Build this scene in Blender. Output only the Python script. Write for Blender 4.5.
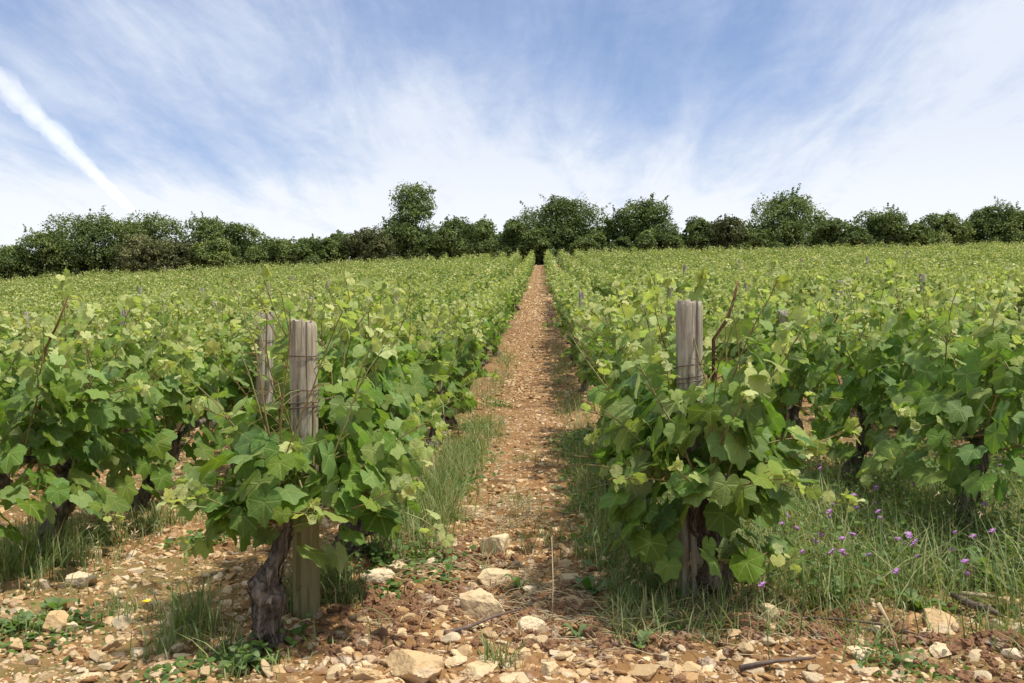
import bpy, math
import numpy as np
from mathutils import Vector, Matrix

for o in list(bpy.data.objects):
    bpy.data.objects.remove(o)
SC = bpy.context.scene
COL = SC.collection
R = math.radians
PI = math.pi

# ------------------------------------------------------------------ camera
CZ = 0.70
YAW = R(1.76)
F = 943.0
cam = bpy.data.cameras.new('camera')
cam.sensor_width = 36.0
cam.lens = 36.0 * F / 1024.0
cam.clip_start = 0.05
cam.clip_end = 60000
camo = bpy.data.objects.new('camera', cam)
camo.location = (0, 0, CZ)
camo.rotation_euler = (R(90), 0, YAW)
COL.objects.link(camo)
SC.camera = camo

# ------------------------------------------------------------------ light
SUN_EL, SUN_AZ = R(64), R(108)      # azimuth clockwise from +Y (to the right)
SC.view_settings.view_transform = 'Standard'
SC.view_settings.look = 'None'
SC.view_settings.gamma = 1.0
SC.view_settings.use_curve_mapping = False
SC.view_settings.exposure = 0.70
SC.render.engine = 'CYCLES'
SC.cycles.use_denoising = True
SC.cycles.max_bounces = 6
SC.cycles.diffuse_bounces = 3
SC.cycles.transmission_bounces = 4
SC.cycles.glossy_bounces = 2
SC.cycles.transparent_max_bounces = 4
SC.cycles.volume_bounces = 2
SC.cycles.use_adaptive_sampling = True
SC.cycles.adaptive_threshold = 0.02
sl = bpy.data.lights.new('sun', 'SUN')
sl.energy = 3.3
sl.angle = R(2.5)
sl.color = (1.0, 0.955, 0.88)
slo = bpy.data.objects.new('sun', sl)
sdir = Vector((math.sin(SUN_AZ) * math.cos(SUN_EL), math.cos(SUN_AZ) * math.cos(SUN_EL), math.sin(SUN_EL)))
slo.rotation_euler = sdir.to_track_quat('Z', 'Y').to_euler()
slo.location = (20, 10, 60)
COL.objects.link(slo)


# ------------------------------------------------------------------ node helpers
class NT:
    def __init__(s, tree):
        s.t = tree
        s.t.nodes.clear()

    def n(s, typ, ins=None, **kw):
        nd = s.t.nodes.new(typ)
        for k, v in kw.items():
            setattr(nd, k, v)
        for k, v in (ins or {}).items():
            sock = nd.inputs[k]
            if isinstance(v, bpy.types.NodeSocket):
                s.t.links.new(v, sock)
            else:
                sock.default_value = v
        return nd

    def m(s, op, a, b=None, c=None, clamp=False):
        ins = {0: a}
        if b is not None:
            ins[1] = b
        if c is not None:
            ins[2] = c
        return s.n('ShaderNodeMath', ins, operation=op, use_clamp=clamp).outputs[0]

    def noise(s, vec, scale, detail=4, rough=0.55, dist=0.0):
        ins = {'Scale': scale, 'Detail': detail, 'Roughness': rough, 'Distortion': dist}
        if vec is not None:
            ins['Vector'] = vec
        return s.n('ShaderNodeTexNoise', ins).outputs['Fac']

    def ramp(s, fac, stops, interp='LINEAR'):
        nd = s.n('ShaderNodeValToRGB', {'Fac': fac})
        cr = nd.color_ramp
        cr.interpolation = interp
        while len(cr.elements) < len(stops):
            cr.elements.new(0.5)
        for e, (p, c) in zip(cr.elements, stops):
            e.position = p
            e.color = c if len(c) == 4 else (*c, 1)
        return nd.outputs['Color']

    def rng(s, v, a, b, c=0.0, d=1.0, smooth=True):
        return s.n('ShaderNodeMapRange', {'Value': v, 'From Min': a, 'From Max': b, 'To Min': c, 'To Max': d},
                   interpolation_type='SMOOTHSTEP' if smooth else 'LINEAR').outputs['Result']

    def mix(s, f, a, b, mode='MIX'):
        nd = s.n('ShaderNodeMix', data_type='RGBA', blend_type=mode)
        for i, v in ((0, f), (6, a), (7, b)):
            if isinstance(v, bpy.types.NodeSocket):
                s.t.links.new(v, nd.inputs[i])
            else:
                nd.inputs[i].default_value = v if i == 0 or len(v) == 4 else (*v, 1)
        return nd.outputs[2]


def material(name):
    m = bpy.data.materials.new(name)
    m.use_nodes = True
    return m, NT(m.node_tree)


def finish(nt, col, rough=0.8, bump=None, bstr=0.3, bdist=0.01, spec=0.3, normal=None):
    ins = {'Base Color': col, 'Roughness': rough, 'Specular IOR Level': spec}
    if bump is not None:
        ins['Normal'] = nt.n('ShaderNodeBump', {'Height': bump, 'Strength': bstr, 'Distance': bdist}).outputs[0]
    b = nt.n('ShaderNodeBsdfPrincipled', ins)
    nt.n('ShaderNodeOutputMaterial', {'Surface': b.outputs[0]})
    return b


# ------------------------------------------------------------------ sky
world = bpy.data.worlds.new('World')
SC.world = world
world.use_nodes = True
W = NT(world.node_tree)
SKY_STR = 0.10
tc = W.n('ShaderNodeTexCoord').outputs['Generated']
sky = W.n('ShaderNodeTexSky', sky_type='NISHITA', sun_disc=False, sun_elevation=SUN_EL, sun_rotation=SUN_AZ,
          altitude=250, air_density=1.0, dust_density=0.6, ozone_density=2.0).outputs[0]
sep = W.n('ShaderNodeSeparateXYZ', {0: tc})
sx, sy, sz = sep.outputs
az = W.m('ARCTAN2', sx, sy)                      # 0 along the rows, + to the right
el = W.m('ARCSINE', sz)
zc = W.m('MAXIMUM', W.m('ADD', sz, 0.16), 0.05)
cp = W.n('ShaderNodeCombineXYZ', {0: W.m('DIVIDE', sx, zc), 1: W.m('DIVIDE', sy, zc), 2: 0.0}).outputs[0]


def px_az(px): return math.atan((px - 541) / F)
def px_el(py, px=541): return math.atan((341.5 - py) / math.hypot(F, px - 512))


def gauss(px, py, wx, wy):
    a = W.m('DIVIDE', W.m('SUBTRACT', az, px_az(px)), wx / F)
    e = W.m('DIVIDE', W.m('SUBTRACT', el, px_el(py, px)), wy / F)
    q = W.m('ADD', W.m('MULTIPLY', a, a), W.m('MULTIPLY', e, e))
    return W.m('EXPONENT', W.m('MULTIPLY', q, -1.0))


# streaky cirrus: one long-grained and one feathery layer
rot = W.n('ShaderNodeMapping', {'Vector': cp, 'Rotation': (0, 0, R(-28)), 'Scale': (1.0, 0.33, 1.0)}).outputs[0]
rot2 = W.n('ShaderNodeMapping', {'Vector': cp, 'Rotation': (0, 0, R(24)), 'Scale': (1.0, 0.30, 1.0), 'Location': (3.1, 1.7, 0)}).outputs[0]
n1 = W.noise(rot, 1.5, 7, 0.58, 0.25)
n2 = W.noise(rot2, 5.5, 9, 0.64, 0.35)
n4 = W.noise(cp, 16.0, 6, 0.6, 0.5)
n3 = W.noise(cp, 0.8, 3, 0.5)
cl = W.m('ADD', W.m('MULTIPLY', n1, 0.80), W.m('MULTIPLY', n2, 0.80))
cl = W.m('ADD', W.m('ADD', cl, W.m('MULTIPLY', n3, 0.35)), W.m('MULTIPLY', W.m('SUBTRACT', n4, 0.5), 0.12))      # mean ~0.85
for g, amt in ((gauss(430, 150, 190, 80), 0.16), (gauss(1010, 90, 230, 130), 0.30), (gauss(80, 60, 190, 60), 0.16),
               (gauss(700, 60, 170, 85), -0.27), (gauss(470, 10, 120, 45), -0.16), (gauss(210, 150, 140, 38), -0.24),
               (gauss(330, 215, 90, 22), -0.10), (gauss(300, 30, 120, 60), 0.08), (gauss(600, 190, 260, 45), 0.15),
               (gauss(30, 150, 60, 30), -0.06)):
    cl = W.m('ADD', cl, W.m('MULTIPLY', g, amt))
low = W.rng(el, px_el(60), px_el(262), 0.0, 0.40)
cl = W.m('ADD', W.m('ADD', cl, low), W.rng(el, R(24), R(42), 0.0, 0.5))  # second term: unseen overhead cloud, added to brighten the fill light
cov = W.rng(cl, 0.72, 1.36, 0.15, 1.0, False)
skyb = W.mix(1.0, sky, (0.84, 0.83, 0.91), 'MULTIPLY')
cloudc = W.mix(W.rng(cov, 0.2, 1.0), (3.5, 4.15, 5.6), W.mix(W.rng(el, px_el(250), px_el(110)), (5.85, 6.1, 6.45), (4.9, 5.3, 6.05)))
skyc = W.mix(cov, skyb, cloudc)
bg = W.n('ShaderNodeBackground', {'Color': skyc, 'Strength': SKY_STR})
W.n('ShaderNodeOutputWorld', {'Surface': bg.outputs[0]})

# ------------------------------------------------------------------ numeric helpers
def hashn(ix, iy, iz, seed):
    h = (ix.astype(np.int64) * 374761393 + iy.astype(np.int64) * 668265263 + iz.astype(np.int64) * 2147483647 + seed * 974711) & 0xffffffff
    h = ((h ^ (h >> 13)) * 1274126177) & 0xffffffff
    h = h ^ (h >> 16)
    return (h & 0xffff) / 65535.0


def vnoise(x, y, z=None, seed=0):
    x = np.asarray(x, float); y = np.asarray(y, float)
    z = np.zeros_like(x) if z is None else np.asarray(z, float)
    ix, iy, iz = np.floor(x), np.floor(y), np.floor(z)
    fx, fy, fz = x - ix, y - iy, z - iz
    fx = fx * fx * (3 - 2 * fx); fy = fy * fy * (3 - 2 * fy); fz = fz * fz * (3 - 2 * fz)
    r = 0
    for dx in (0, 1):
        for dy in (0, 1):
            for dz in (0, 1):
                w = (fx if dx else 1 - fx) * (fy if dy else 1 - fy) * (fz if dz else 1 - fz)
                r = r + w * hashn(ix + dx, iy + dy, iz + dz, seed)
    return r * 2 - 1


def fbm(x, y, z=None, seed=0, octv=4, gain=0.5):
    r = 0; a = 1.0; s = 1.0
    for k in range(octv):
        r = r + a * vnoise(np.asarray(x) * s, np.asarray(y) * s, None if z is None else np.asarray(z) * s, seed + k)
        a *= gain; s *= 2.03
    return r


PT = np.array([(-400, -9.0), (-20, -2.4), (-5, -1.15), (0, -.76), (2.4, -.69), (5, -.645), (8.5, -.50), (11, -.27), (15, .09), (22.4, .78),
               (35, 2.02), (50, 3.55), (66, 5.27), (71, 5.75), (85, 6.5), (140, 9), (400, 12), (5000, 15)], float)
_h = np.diff(PT[:, 0]); _d = np.diff(PT[:, 1]) / _h
_m = np.empty(len(PT)); _m[0] = _d[0]; _m[-1] = _d[-1]
_m[1:-1] = (_d[:-1] * _h[1:] + _d[1:] * _h[:-1]) / (_h[1:] + _h[:-1])


def prof(y):
    y = np.clip(np.asarray(y, float), -399, 4999)
    i = np.clip(np.searchsorted(PT[:, 0], y) - 1, 0, len(PT) - 2)
    h = _h[i]; t = (y - PT[i, 0]) / h
    return ((2 * t**3 - 3 * t**2 + 1) * PT[i, 1] + (t**3 - 2 * t**2 + t) * h * _m[i]
            + (-2 * t**3 + 3 * t**2) * PT[i + 1, 1] + (t**3 - t**2) * h * _m[i + 1])


def zg(x, y):
    x = np.clip(np.asarray(x, float), -220, 220)
    c = np.where(x < 0, 0.046 * x + 0.012 * (1 - np.exp(x / 0.6)), 0.017 * x)
    return prof(y) + c + CZ


def zmicro(x, y):
    fade = np.clip(1.4 - np.asarray(y) / 14.0, 0, 1)
    z = 0.016 * fbm(np.asarray(x) * 3.1, np.asarray(y) * 3.1, seed=3, octv=3) + 0.012 * fbm(np.asarray(x) * 13, np.asarray(y) * 13, seed=9, octv=4, gain=0.6)
    # slight mound along each row of vines
    rx = (np.asarray(x) - 0.4 + 0.5) % 1.0 - 0.5
    z = z + 0.03 * np.exp(-(rx / 0.16) ** 2) * np.clip((np.asarray(y) - 2) / 0.6, 0, 1)
    return z * fade


def zt(x, y):
    return zg(x, y) + zmicro(x, y)


cy_, sy_ = math.cos(YAW), math.sin(YAW)


def ray(px, py):
    a = (px - 512) / F; b = (341.5 - py) / F
    return np.array([a * cy_ - sy_, a * sy_ + cy_, b])


def hit(px, py, h=0.0, far=90):
    """where the sight line through this pixel comes down to h above the ground"""
    d = ray(px, py)
    ts = np.concatenate([np.linspace(1.0, 10, 900), np.linspace(10, far, 2000)])
    X = d[0] * ts; Y = d[1] * ts; Z = CZ + d[2] * ts
    k = np.argmax(Z - zt(X, Y) <= h)
    return float(X[k]), float(Y[k])


def to_px(x, y, z):
    u = x * cy_ + y * sy_; v = -x * sy_ + y * cy_
    return 512 + F * u / v, 341.5 - F * (z - CZ) / v


def new_mesh(name, V, Fc, mat, parent=None, attrs=None, smooth=True, link=True, mi=None):
    """Fc: (n,3) or (n,4) int array, or list of such arrays; ONE mesh object"""
    me = bpy.data.meshes.new(name)
    fl = Fc if isinstance(Fc, list) else [Fc]
    fl = [np.asarray(f, np.int32) for f in fl if len(f)]
    V = np.asarray(V, np.float32)
    me.vertices.add(len(V)); me.vertices.foreach_set('co', V.ravel())
    loops = np.concatenate([f.ravel() for f in fl])
    tot = np.concatenate([np.full(len(f), f.shape[1], np.int32) for f in fl])
    st = np.concatenate([[0], np.cumsum(tot)[:-1]]).astype(np.int32)
    me.loops.add(len(loops)); me.loops.foreach_set('vertex_index', loops)
    me.polygons.add(len(tot)); me.polygons.foreach_set('loop_start', st)
    if mi is not None:
        me.polygons.foreach_set('material_index', np.asarray(mi, np.int32))
    for k, (typ, arr) in (attrs or {}).items():
        at = me.attributes.new(k, typ, 'POINT')
        at.data.foreach_set('vector' if typ == 'FLOAT_VECTOR' else 'value', np.asarray(arr, np.float32).ravel())
    me.update(calc_edges=True)
    me.polygons.foreach_set('use_smooth', np.full(len(tot), smooth))
    for m in (mat if isinstance(mat, (list, tuple)) else [mat]):
        me.materials.append(m)
    o = bpy.data.objects.new(name, me)
    if link:
        COL.objects.link(o)
    if parent:
        o.parent = parent
    return o


def tag(o, label=None, cat=None, group=None, kind=None):
    if label: o['label'] = label
    if cat: o['category'] = cat
    if group: o['group'] = group
    if kind: o['kind'] = kind
    return o


def empty(name, loc=(0, 0, 0), rz=0.0):
    o = bpy.data.objects.new(name, None)
    o.empty_display_size = 0.1
    o.location = loc; o.rotation_euler = (0, 0, rz)
    COL.objects.link(o)
    return o


def copy_thing(o, loc, rz=0.0, sc=1.0):
    c = o.copy(); COL.objects.link(c)
    c.location = loc; c.rotation_euler = (0, 0, rz); c.scale = (sc, sc, sc)
    for ch in o.children:
        d = ch.copy(); COL.objects.link(d); d.parent = c
    return c


def place(T, FT, M, P):
    """instances of a template: T (n,3), FT (k,3), M (N,3,3) columns = axes, P (N,3)"""
    V = np.einsum('nij,kj->nki', M, T) + P[:, None, :]
    N, n = len(P), len(T)
    Fa = (FT[None] + (np.arange(N) * n)[:, None, None]).reshape(-1, FT.shape[1])
    return V.reshape(-1, 3), Fa


def unit(v):
    return v / np.maximum(np.linalg.norm(v, axis=-1, keepdims=True), 1e-9)


def tube(pts, rad, k=6, cap=True, lump=0.0, seed=0, lf=9.0):
    pts = np.asarray(pts, float); n = len(pts)
    rad = np.broadcast_to(np.asarray(rad, float), (n,))
    t = unit(np.gradient(pts, axis=0))
    up = np.array([0.0, 1, 0]) if abs(t[0][1]) < 0.9 else np.array([1.0, 0, 0])
    a = unit(np.cross(t, up)); b = np.cross(t, a)
    ang = np.arange(k) * 2 * PI / k
    ring = np.cos(ang)[None, :, None] * a[:, None] + np.sin(ang)[None, :, None] * b[:, None]
    r = np.repeat(rad[:, None], k, 1)
    if lump:
        q = pts[:, None] + ring * rad[:, None, None]
        r = r * (1 + lump * fbm(q[..., 0] * lf * 1.6, q[..., 1] * lf * 1.6, q[..., 2] * lf, seed=seed, octv=4, gain=0.6))
    V = (pts[:, None] + ring * r[..., None]).reshape(-1, 3)
    i = np.arange(n - 1)[:, None] * k; j = np.arange(k)[None]; j2 = (j + 1) % k
    Q = np.stack([i + j, i + j2, i + k + j2, i + k + j], -1).reshape(-1, 4)
    T = np.concatenate([Q[:, [0, 1, 2]], Q[:, [0, 2, 3]]])
    if cap:
        V = np.concatenate([V, pts[-1:], pts[:1]])
        c = n * k
        top = np.stack([np.full(k, c), (n - 1) * k + np.arange(k), (n - 1) * k + (np.arange(k) + 1) % k], -1)
        bot = np.stack([np.full(k, c + 1), (np.arange(k) + 1) % k, np.arange(k)], -1)
        T = np.concatenate([T, top, bot])
    return V, T


def join(parts):
    Vs, Fs, o = [], [], 0
    for V, Fa in parts:
        Vs.append(V); Fs.append(Fa + o); o += len(V)
    return np.concatenate(Vs), np.concatenate(Fs)


# ------------------------------------------------------------------ materials
def mat_leaf(name, old, mid, young, under, rough=0.55, transl=0.36, veins=True, spec=0.25):
    m, t = material(name)
    a = t.n('ShaderNodeAttribute', attribute_name='leaf')   # x: age (0 old, 1 young) y: random, z: random
    s = t.n('ShaderNodeSeparateXYZ', {0: a.outputs['Vector']})
    age, r1, r2 = s.outputs
    c = t.ramp(age, [(0.0, old), (0.5, mid), (1.0, young)])
    hsv = t.n('ShaderNodeHueSaturation', {'Hue': t.rng(r1, 0, 1, 0.478, 0.518, False), 'Saturation': t.rng(r2, 0, 1, 0.82, 1.1, False),
                                          'Value': t.rng(r2, 1, 0, 0.78, 1.25, False), 'Color': c}).outputs[0]
    c = hsv
    nrm = None
    if veins:
        u = t.n('ShaderNodeAttribute', attribute_name='blade')
        us = t.n('ShaderNodeSeparateXYZ', {0: u.outputs['Vector']})
        ax = t.m('ABSOLUTE', us.outputs[0]); yy = us.outputs[1]
        vm = None
        for ang in (0.0, 47.0, 98.0):
            sa, ca = math.sin(R(ang)), math.cos(R(ang))
            dist = t.m('ABSOLUTE', t.m('SUBTRACT', t.m('MULTIPLY', ax, ca), t.m('MULTIPLY', yy, sa)))
            along = t.m('ADD', t.m('MULTIPLY', ax, sa), t.m('MULTIPLY', yy, ca))
            dd = t.m('ADD', dist, t.m('MULTIPLY', t.m('LESS_THAN', along, 0.0), 1.0))
            # side veins branching off each main vein
            saw = t.m('PINGPONG', t.m('SUBTRACT', along, t.m('MULTIPLY', dist, 1.0)), 0.11)
            dd2 = t.m('ADD', t.m('MULTIPLY', saw, 1.8), t.m('MULTIPLY', dist, 0.12))
            dd = t.m('MINIMUM', dd, t.m('ADD', dd2, 0.012))
            vm = dd if vm is None else t.m('MINIMUM', vm, dd)
        v = t.rng(vm, 0.012, 0.045, 1.0, 0.0)
        c = t.mix(t.m('MULTIPLY', v, 0.42), c, t.mix(0.5, c, young))
        cell = t.noise(u.outputs['Vector'], 5.0, 3, 0.6)
        nrm = t.n('ShaderNodeBump', {'Height': t.m('SUBTRACT', cell, t.m('MULTIPLY', v, 0.5)), 'Strength': 0.5, 'Distance': 0.006}).outputs[0]
    bf = t.n('ShaderNodeNewGeometry').outputs['Backfacing']
    c2 = t.mix(t.m('MULTIPLY', bf, 0.62), c, under)
    ins = {'Base Color': c2, 'Roughness': rough, 'Specular IOR Level': spec}
    if nrm is not None:
        ins['Normal'] = nrm
    p = t.n('ShaderNodeBsdfPrincipled', ins)
    tr = t.n('ShaderNodeBsdfTranslucent', {'Color': t.mix(1.0, c, (1.5, 1.68, 0.78), 'MULTIPLY')})
    mx = t.n('ShaderNodeMixShader', {0: transl, 1: p.outputs[0], 2: tr.outputs[0]})
    t.n('ShaderNodeOutputMaterial', {'Surface': mx.outputs[0]})
    return m


M_LEAF = mat_leaf('vine_leaf', (0.080, 0.152, 0.022), (0.170, 0.262, 0.038), (0.49, 0.50, 0.17), (0.31, 0.35, 0.17))
M_FAR = mat_leaf('vine_leaf_far', (0.080, 0.134, 0.022), (0.180, 0.244, 0.040), (0.58, 0.53, 0.22), (0.27, 0.30, 0.14), veins=False, rough=0.6, transl=0.3)
M_TREE = mat_leaf('tree_leaf', (0.050, 0.080, 0.020), (0.125, 0.170, 0.042), (0.26, 0.285, 0.08), (0.12, 0.16, 0.065), veins=False, rough=0.6, transl=0.22, spec=0.2)
M_OLIVE = mat_leaf('olive_leaf', (0.055, 0.065, 0.022), (0.12, 0.13, 0.045), (0.24, 0.23, 0.10), (0.10, 0.11, 0.06), veins=False, rough=0.65, transl=0.2, spec=0.2)
M_WEED = mat_leaf('weed_leaf', (0.065, 0.125, 0.026), (0.12, 0.20, 0.042), (0.22, 0.29, 0.08), (0.16, 0.22, 0.10), veins=False)
M_GRASS = mat_leaf('grass_blade', (0.10, 0.165, 0.036), (0.22, 0.27, 0.075), (0.52, 0.43, 0.23), (0.2, 0.25, 0.10), veins=False, transl=0.25, rough=0.55)


def mat_soil():
    m, t = material('stony_soil')
    pos = t.n('ShaderNodeNewGeometry').outputs['Position']
    ps = t.n('ShaderNodeSeparateXYZ', {0: pos})
    base = t.ramp(t.m('ADD', t.m('MULTIPLY', t.noise(pos, 5, 6, 0.65), .6), t.m('MULTIPLY', t.noise(pos, 0.9, 3, 0.6), .4)), [(0.3, (0.115, 0.056, 0.021)), (0.52, (0.240, 0.128, 0.050)), (0.75, (0.38, 0.24, 0.108))])
    # limestone chips, two sizes
    out = base
    hgt = t.m('MULTIPLY', t.noise(pos, 60, 5, 0.7), 0.4)
    for sc, th, rr in ((24.0, 0.42, 0.30), (52.0, 0.5, 0.28)):
        jit = t.n('ShaderNodeVectorMath', {0: pos, 1: t.n('ShaderNodeVectorMath', {0: t.n('ShaderNodeTexNoise', {'Vector': pos, 'Scale': 30.0}).outputs['Color'], 'Scale': 0.03}, operation='SCALE').outputs[0]}, operation='ADD').outputs[0]
        vo = t.n('ShaderNodeTexVoronoi', {'Vector': jit, 'Scale': sc, 'Randomness': 1.0}, feature='F1')
        vs = t.n('ShaderNodeSeparateColor', {0: vo.outputs['Color']})
        pick = t.m('GREATER_THAN', vs.outputs[0], th)
        mask = t.m('MULTIPLY', pick, t.rng(vo.outputs['Distance'], rr, rr + 0.10, 1.0, 0.0))
        stone = t.ramp(vs.outputs[1], [(0.0, (0.27, 0.16, 0.085)), (0.5, (0.42, 0.28, 0.16)), (1.0, (0.56, 0.44, 0.30))])
        out = t.mix(mask, out, stone)
        hgt = t.m('ADD', hgt, t.m('MULTIPLY', mask, 0.8))
    # low green cover in patches off the path
    gn = t.noise(pos, 1.3, 5, 0.6)
    rx = t.m('ABSOLUTE', t.m('ADD', ps.outputs[0], 0.1))
    gm = t.m('MULTIPLY', t.rng(gn, 0.45, 0.62), t.rng(rx, 0.3, 0.7))
    out = t.mix(t.m('MULTIPLY', gm, 0.45), out, t.ramp(t.noise(pos, 40, 3), [(0.3, (0.05, 0.08, 0.02)), (0.7, (0.13, 0.15, 0.05))]))
    finish(t, out, 0.93, hgt, 0.7, 0.02, 0.15)
    return m


M_SOIL = mat_soil()


def mat_rock(name, c1, c2, c3):
    m, t = material(name)
    a = t.n('ShaderNodeAttribute', attribute_name='tone')
    s = t.n('ShaderNodeSeparateXYZ', {0: a.outputs['Vector']})
    oi = t.n('ShaderNodeObjectInfo').outputs['Random']
    pos = t.n('ShaderNodeTexCoord').outputs['Object']
    v = t.m('FRACT', t.m('ADD', s.outputs[0], oi))
    c = t.ramp(v, [(0.0, c1), (0.45, c2), (1.0, c3)])
    n = t.noise(pos, 28, 6, 0.7)
    c = t.mix(t.rng(n, 0.46, 0.70, 0, 0.75), c, t.mix(0.5, c1, (0.20, 0.105, 0.055)))
    c = t.mix(t.rng(t.noise(pos, 11, 4), 0.52, 0.7, 0, 0.5), c, (0.62, 0.52, 0.38))
    finish(t, c, 0.9, t.noise(pos, 70, 6, 0.7), 0.6, 0.006, 0.2)
    return m


M_ROCK = mat_rock('limestone', (0.50, 0.335, 0.165), (0.60, 0.45, 0.255), (0.68, 0.56, 0.38))
M_GRAVEL = mat_rock('rubble', (0.20, 0.096, 0.038), (0.42, 0.255, 0.112), (0.66, 0.51, 0.30))
M_CLOD = mat_rock('clay_clod', (0.15, 0.075, 0.038), (0.19, 0.10, 0.05), (0.23, 0.125, 0.065))


def mat_bark(name, c1, c2, c3, sc=18, bs=0.9):
    m, t = material(name)
    pos = t.n('ShaderNodeTexCoord').outputs['Object']
    mp = t.n('ShaderNodeMapping', {'Vector': pos, 'Scale': (1, 1, 0.28)}).outputs[0]
    n = t.noise(mp, sc * 2.2, 7, 0.7, 0.8)
    c = t.ramp(n, [(0.36, c1), (0.5, c2), (0.64, c3)])
    finish(t, c, 0.92, t.m('ADD', n, t.m('MULTIPLY', t.noise(mp, sc * 7, 4, 0.7), 0.5)), bs, 0.02, 0.15)
    return m


M_BARK = mat_bark('vine_bark', (0.035, 0.025, 0.019), (0.14, 0.11, 0.085), (0.34, 0.29, 0.235))
M_TRUNK = mat_bark('tree_bark', (0.02, 0.016, 0.012), (0.06, 0.05, 0.04), (0.11, 0.095, 0.08), 6)
M_CANE = mat_bark('cane_bark', (0.06, 0.028, 0.016), (0.13, 0.06, 0.032), (0.20, 0.11, 0.06), 30, 0.3)


def mat_post(name, c1, c2, c3, lichen=0.0):
    m, t = material(name)
    pos = t.n('ShaderNodeTexCoord').outputs['Object']
    mp = t.n('ShaderNodeMapping', {'Vector': pos, 'Scale': (1, 1, 0.055)}).outputs[0]
    n = t.noise(mp, 95, 6, 0.7, 0.4)
    c = t.ramp(n, [(0.33, c1), (0.5, c2), (0.68, c3)])
    crack = t.rng(t.noise(t.n('ShaderNodeMapping', {'Vector': pos, 'Scale': (1, 1, 0.035)}).outputs[0], 60, 3, 0.5, 0.3), 0.36, 0.44, 1, 0)
    c = t.mix(t.m('MULTIPLY', crack, 0.7), c, (0.05, 0.035, 0.025))
    st = t.noise(pos, 9, 4, 0.6)
    c = t.mix(t.rng(st, 0.5, 0.72, 0, 0.55), c, (0.10, 0.078, 0.055))
    if lichen:
        zz = t.n('ShaderNodeSeparateXYZ', {0: pos}).outputs[2]
        lm = t.m('MULTIPLY', t.rng(t.m('ADD', zz, t.m('MULTIPLY', st, 0.25)), 0.55, 0.25), lichen)
        c = t.mix(lm, c, (0.20, 0.175, 0.055))
    finish(t, c, 0.88, t.m('SUBTRACT', n, crack), 0.8, 0.005, 0.2)
    return m


M_POST = mat_post('weathered_oak', (0.19, 0.155, 0.11), (0.36, 0.31, 0.235), (0.50, 0.45, 0.36))
M_POST_L = mat_post('lichened_oak', (0.18, 0.145, 0.095), (0.34, 0.29, 0.20), (0.48, 0.43, 0.32), 0.7)
M_POST_NEW = mat_post('fresh_pine', (0.36, 0.25, 0.13), (0.46, 0.34, 0.20), (0.55, 0.42, 0.27))


def mat_plain(name, c, rough=0.6, metal=0.0):
    m, t = material(name)
    pos = t.n('ShaderNodeTexCoord').outputs['Object']
    n = t.noise(pos, 60, 4)
    b = finish(t, t.mix(t.rng(n, 0.3, 0.7), tuple(x * 0.75 for x in c), tuple(min(1, x * 1.2) for x in c)), rough)
    b.inputs['Metallic'].default_value = metal
    return m


M_WIRE = mat_plain('rusty_wire', (0.13, 0.085, 0.06), 0.6, 0.4)
M_STRAW = mat_plain('dry_stalk', (0.46, 0.36, 0.21), 0.8)
M_PETAL = mat_plain('purple_petal', (0.40, 0.19, 0.42), 0.7)
M_YPETAL = mat_plain('yellow_petal', (0.80, 0.60, 0.03), 0.6)
M_STEM = mat_plain('green_stem', (0.13, 0.19, 0.06), 0.6)
M_DEAD = mat_plain('dead_wood', (0.14, 0.10, 0.08), 0.9)
M_SHELL = mat_plain('snail_shell', (0.55, 0.48, 0.36), 0.5)

# ------------------------------------------------------------------ ground: one sheet to the horizon
def axis(segs):
    out = []
    for a, b, st in segs:
        out.append(np.arange(a, b, st))
    return np.concatenate(out)


def grow(a, end, st, g):
    v = []; x = a
    while x < end:
        v.append(x); st *= g; x += st
    v.append(end)
    return np.array(v)


xs_r = grow(2.6, 4000, 0.03, 1.06)
xs = np.concatenate([-xs_r[::-1], axis([(-2.58, 2.59, 0.02)]), xs_r])
ys = np.concatenate([-grow(-1.2, 400, 0.1, 1.15)[::-1], axis([(1.3, 5.0, 0.018)]), grow(5.0, 5000, 0.022, 1.035)])
GX, GY = np.meshgrid(xs, ys)
GZ = zt(GX, GY)
V = np.stack([GX, GY, GZ], -1).reshape(-1, 3)
nx, ny = len(xs), len(ys)
i = np.arange(ny - 1)[:, None] * nx + np.arange(nx - 1)[None]
Q = np.stack([i, i + 1, i + nx + 1, i + nx], -1).reshape(-1, 4)
tag(new_mesh('ground', V, Q, M_SOIL), 'reddish brown stony soil rising uphill between the vine rows', 'ground', kind='structure')

# ------------------------------------------------------------------ stones
def icosphere(sub):
    p = (1 + 5 ** 0.5) / 2
    v = [(-1, p, 0), (1, p, 0), (-1, -p, 0), (1, -p, 0), (0, -1, p), (0, 1, p), (0, -1, -p), (0, 1, -p), (p, 0, -1), (p, 0, 1), (-p, 0, -1), (-p, 0, 1)]
    f = [(0, 11, 5), (0, 5, 1), (0, 1, 7), (0, 7, 10), (0, 10, 11), (1, 5, 9), (5, 11, 4), (11, 10, 2), (10, 7, 6), (7, 1, 8), (3, 9, 4), (3, 4, 2), (3, 2, 6), (3, 6, 8), (3, 8, 9), (4, 9, 5), (2, 4, 11), (6, 2, 10), (8, 6, 7), (9, 8, 1)]
    v = [np.array(a) / np.linalg.norm(a) for a in np.array(v, float)]
    for _ in range(sub):
        cache = {}; nf = []
        def mid(a, b):
            k = (min(a, b), max(a, b))
            if k not in cache:
                q = v[a] + v[b]; v.append(q / np.linalg.norm(q)); cache[k] = len(v) - 1
            return cache[k]
        for a, b, c in f:
            ab, bc, ca = mid(a, b), mid(b, c), mid(c, a)
            nf += [(a, ab, ca), (b, bc, ab), (c, ca, bc), (ab, bc, ca)]
        f = nf
    return np.array(v), np.array(f)


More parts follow.
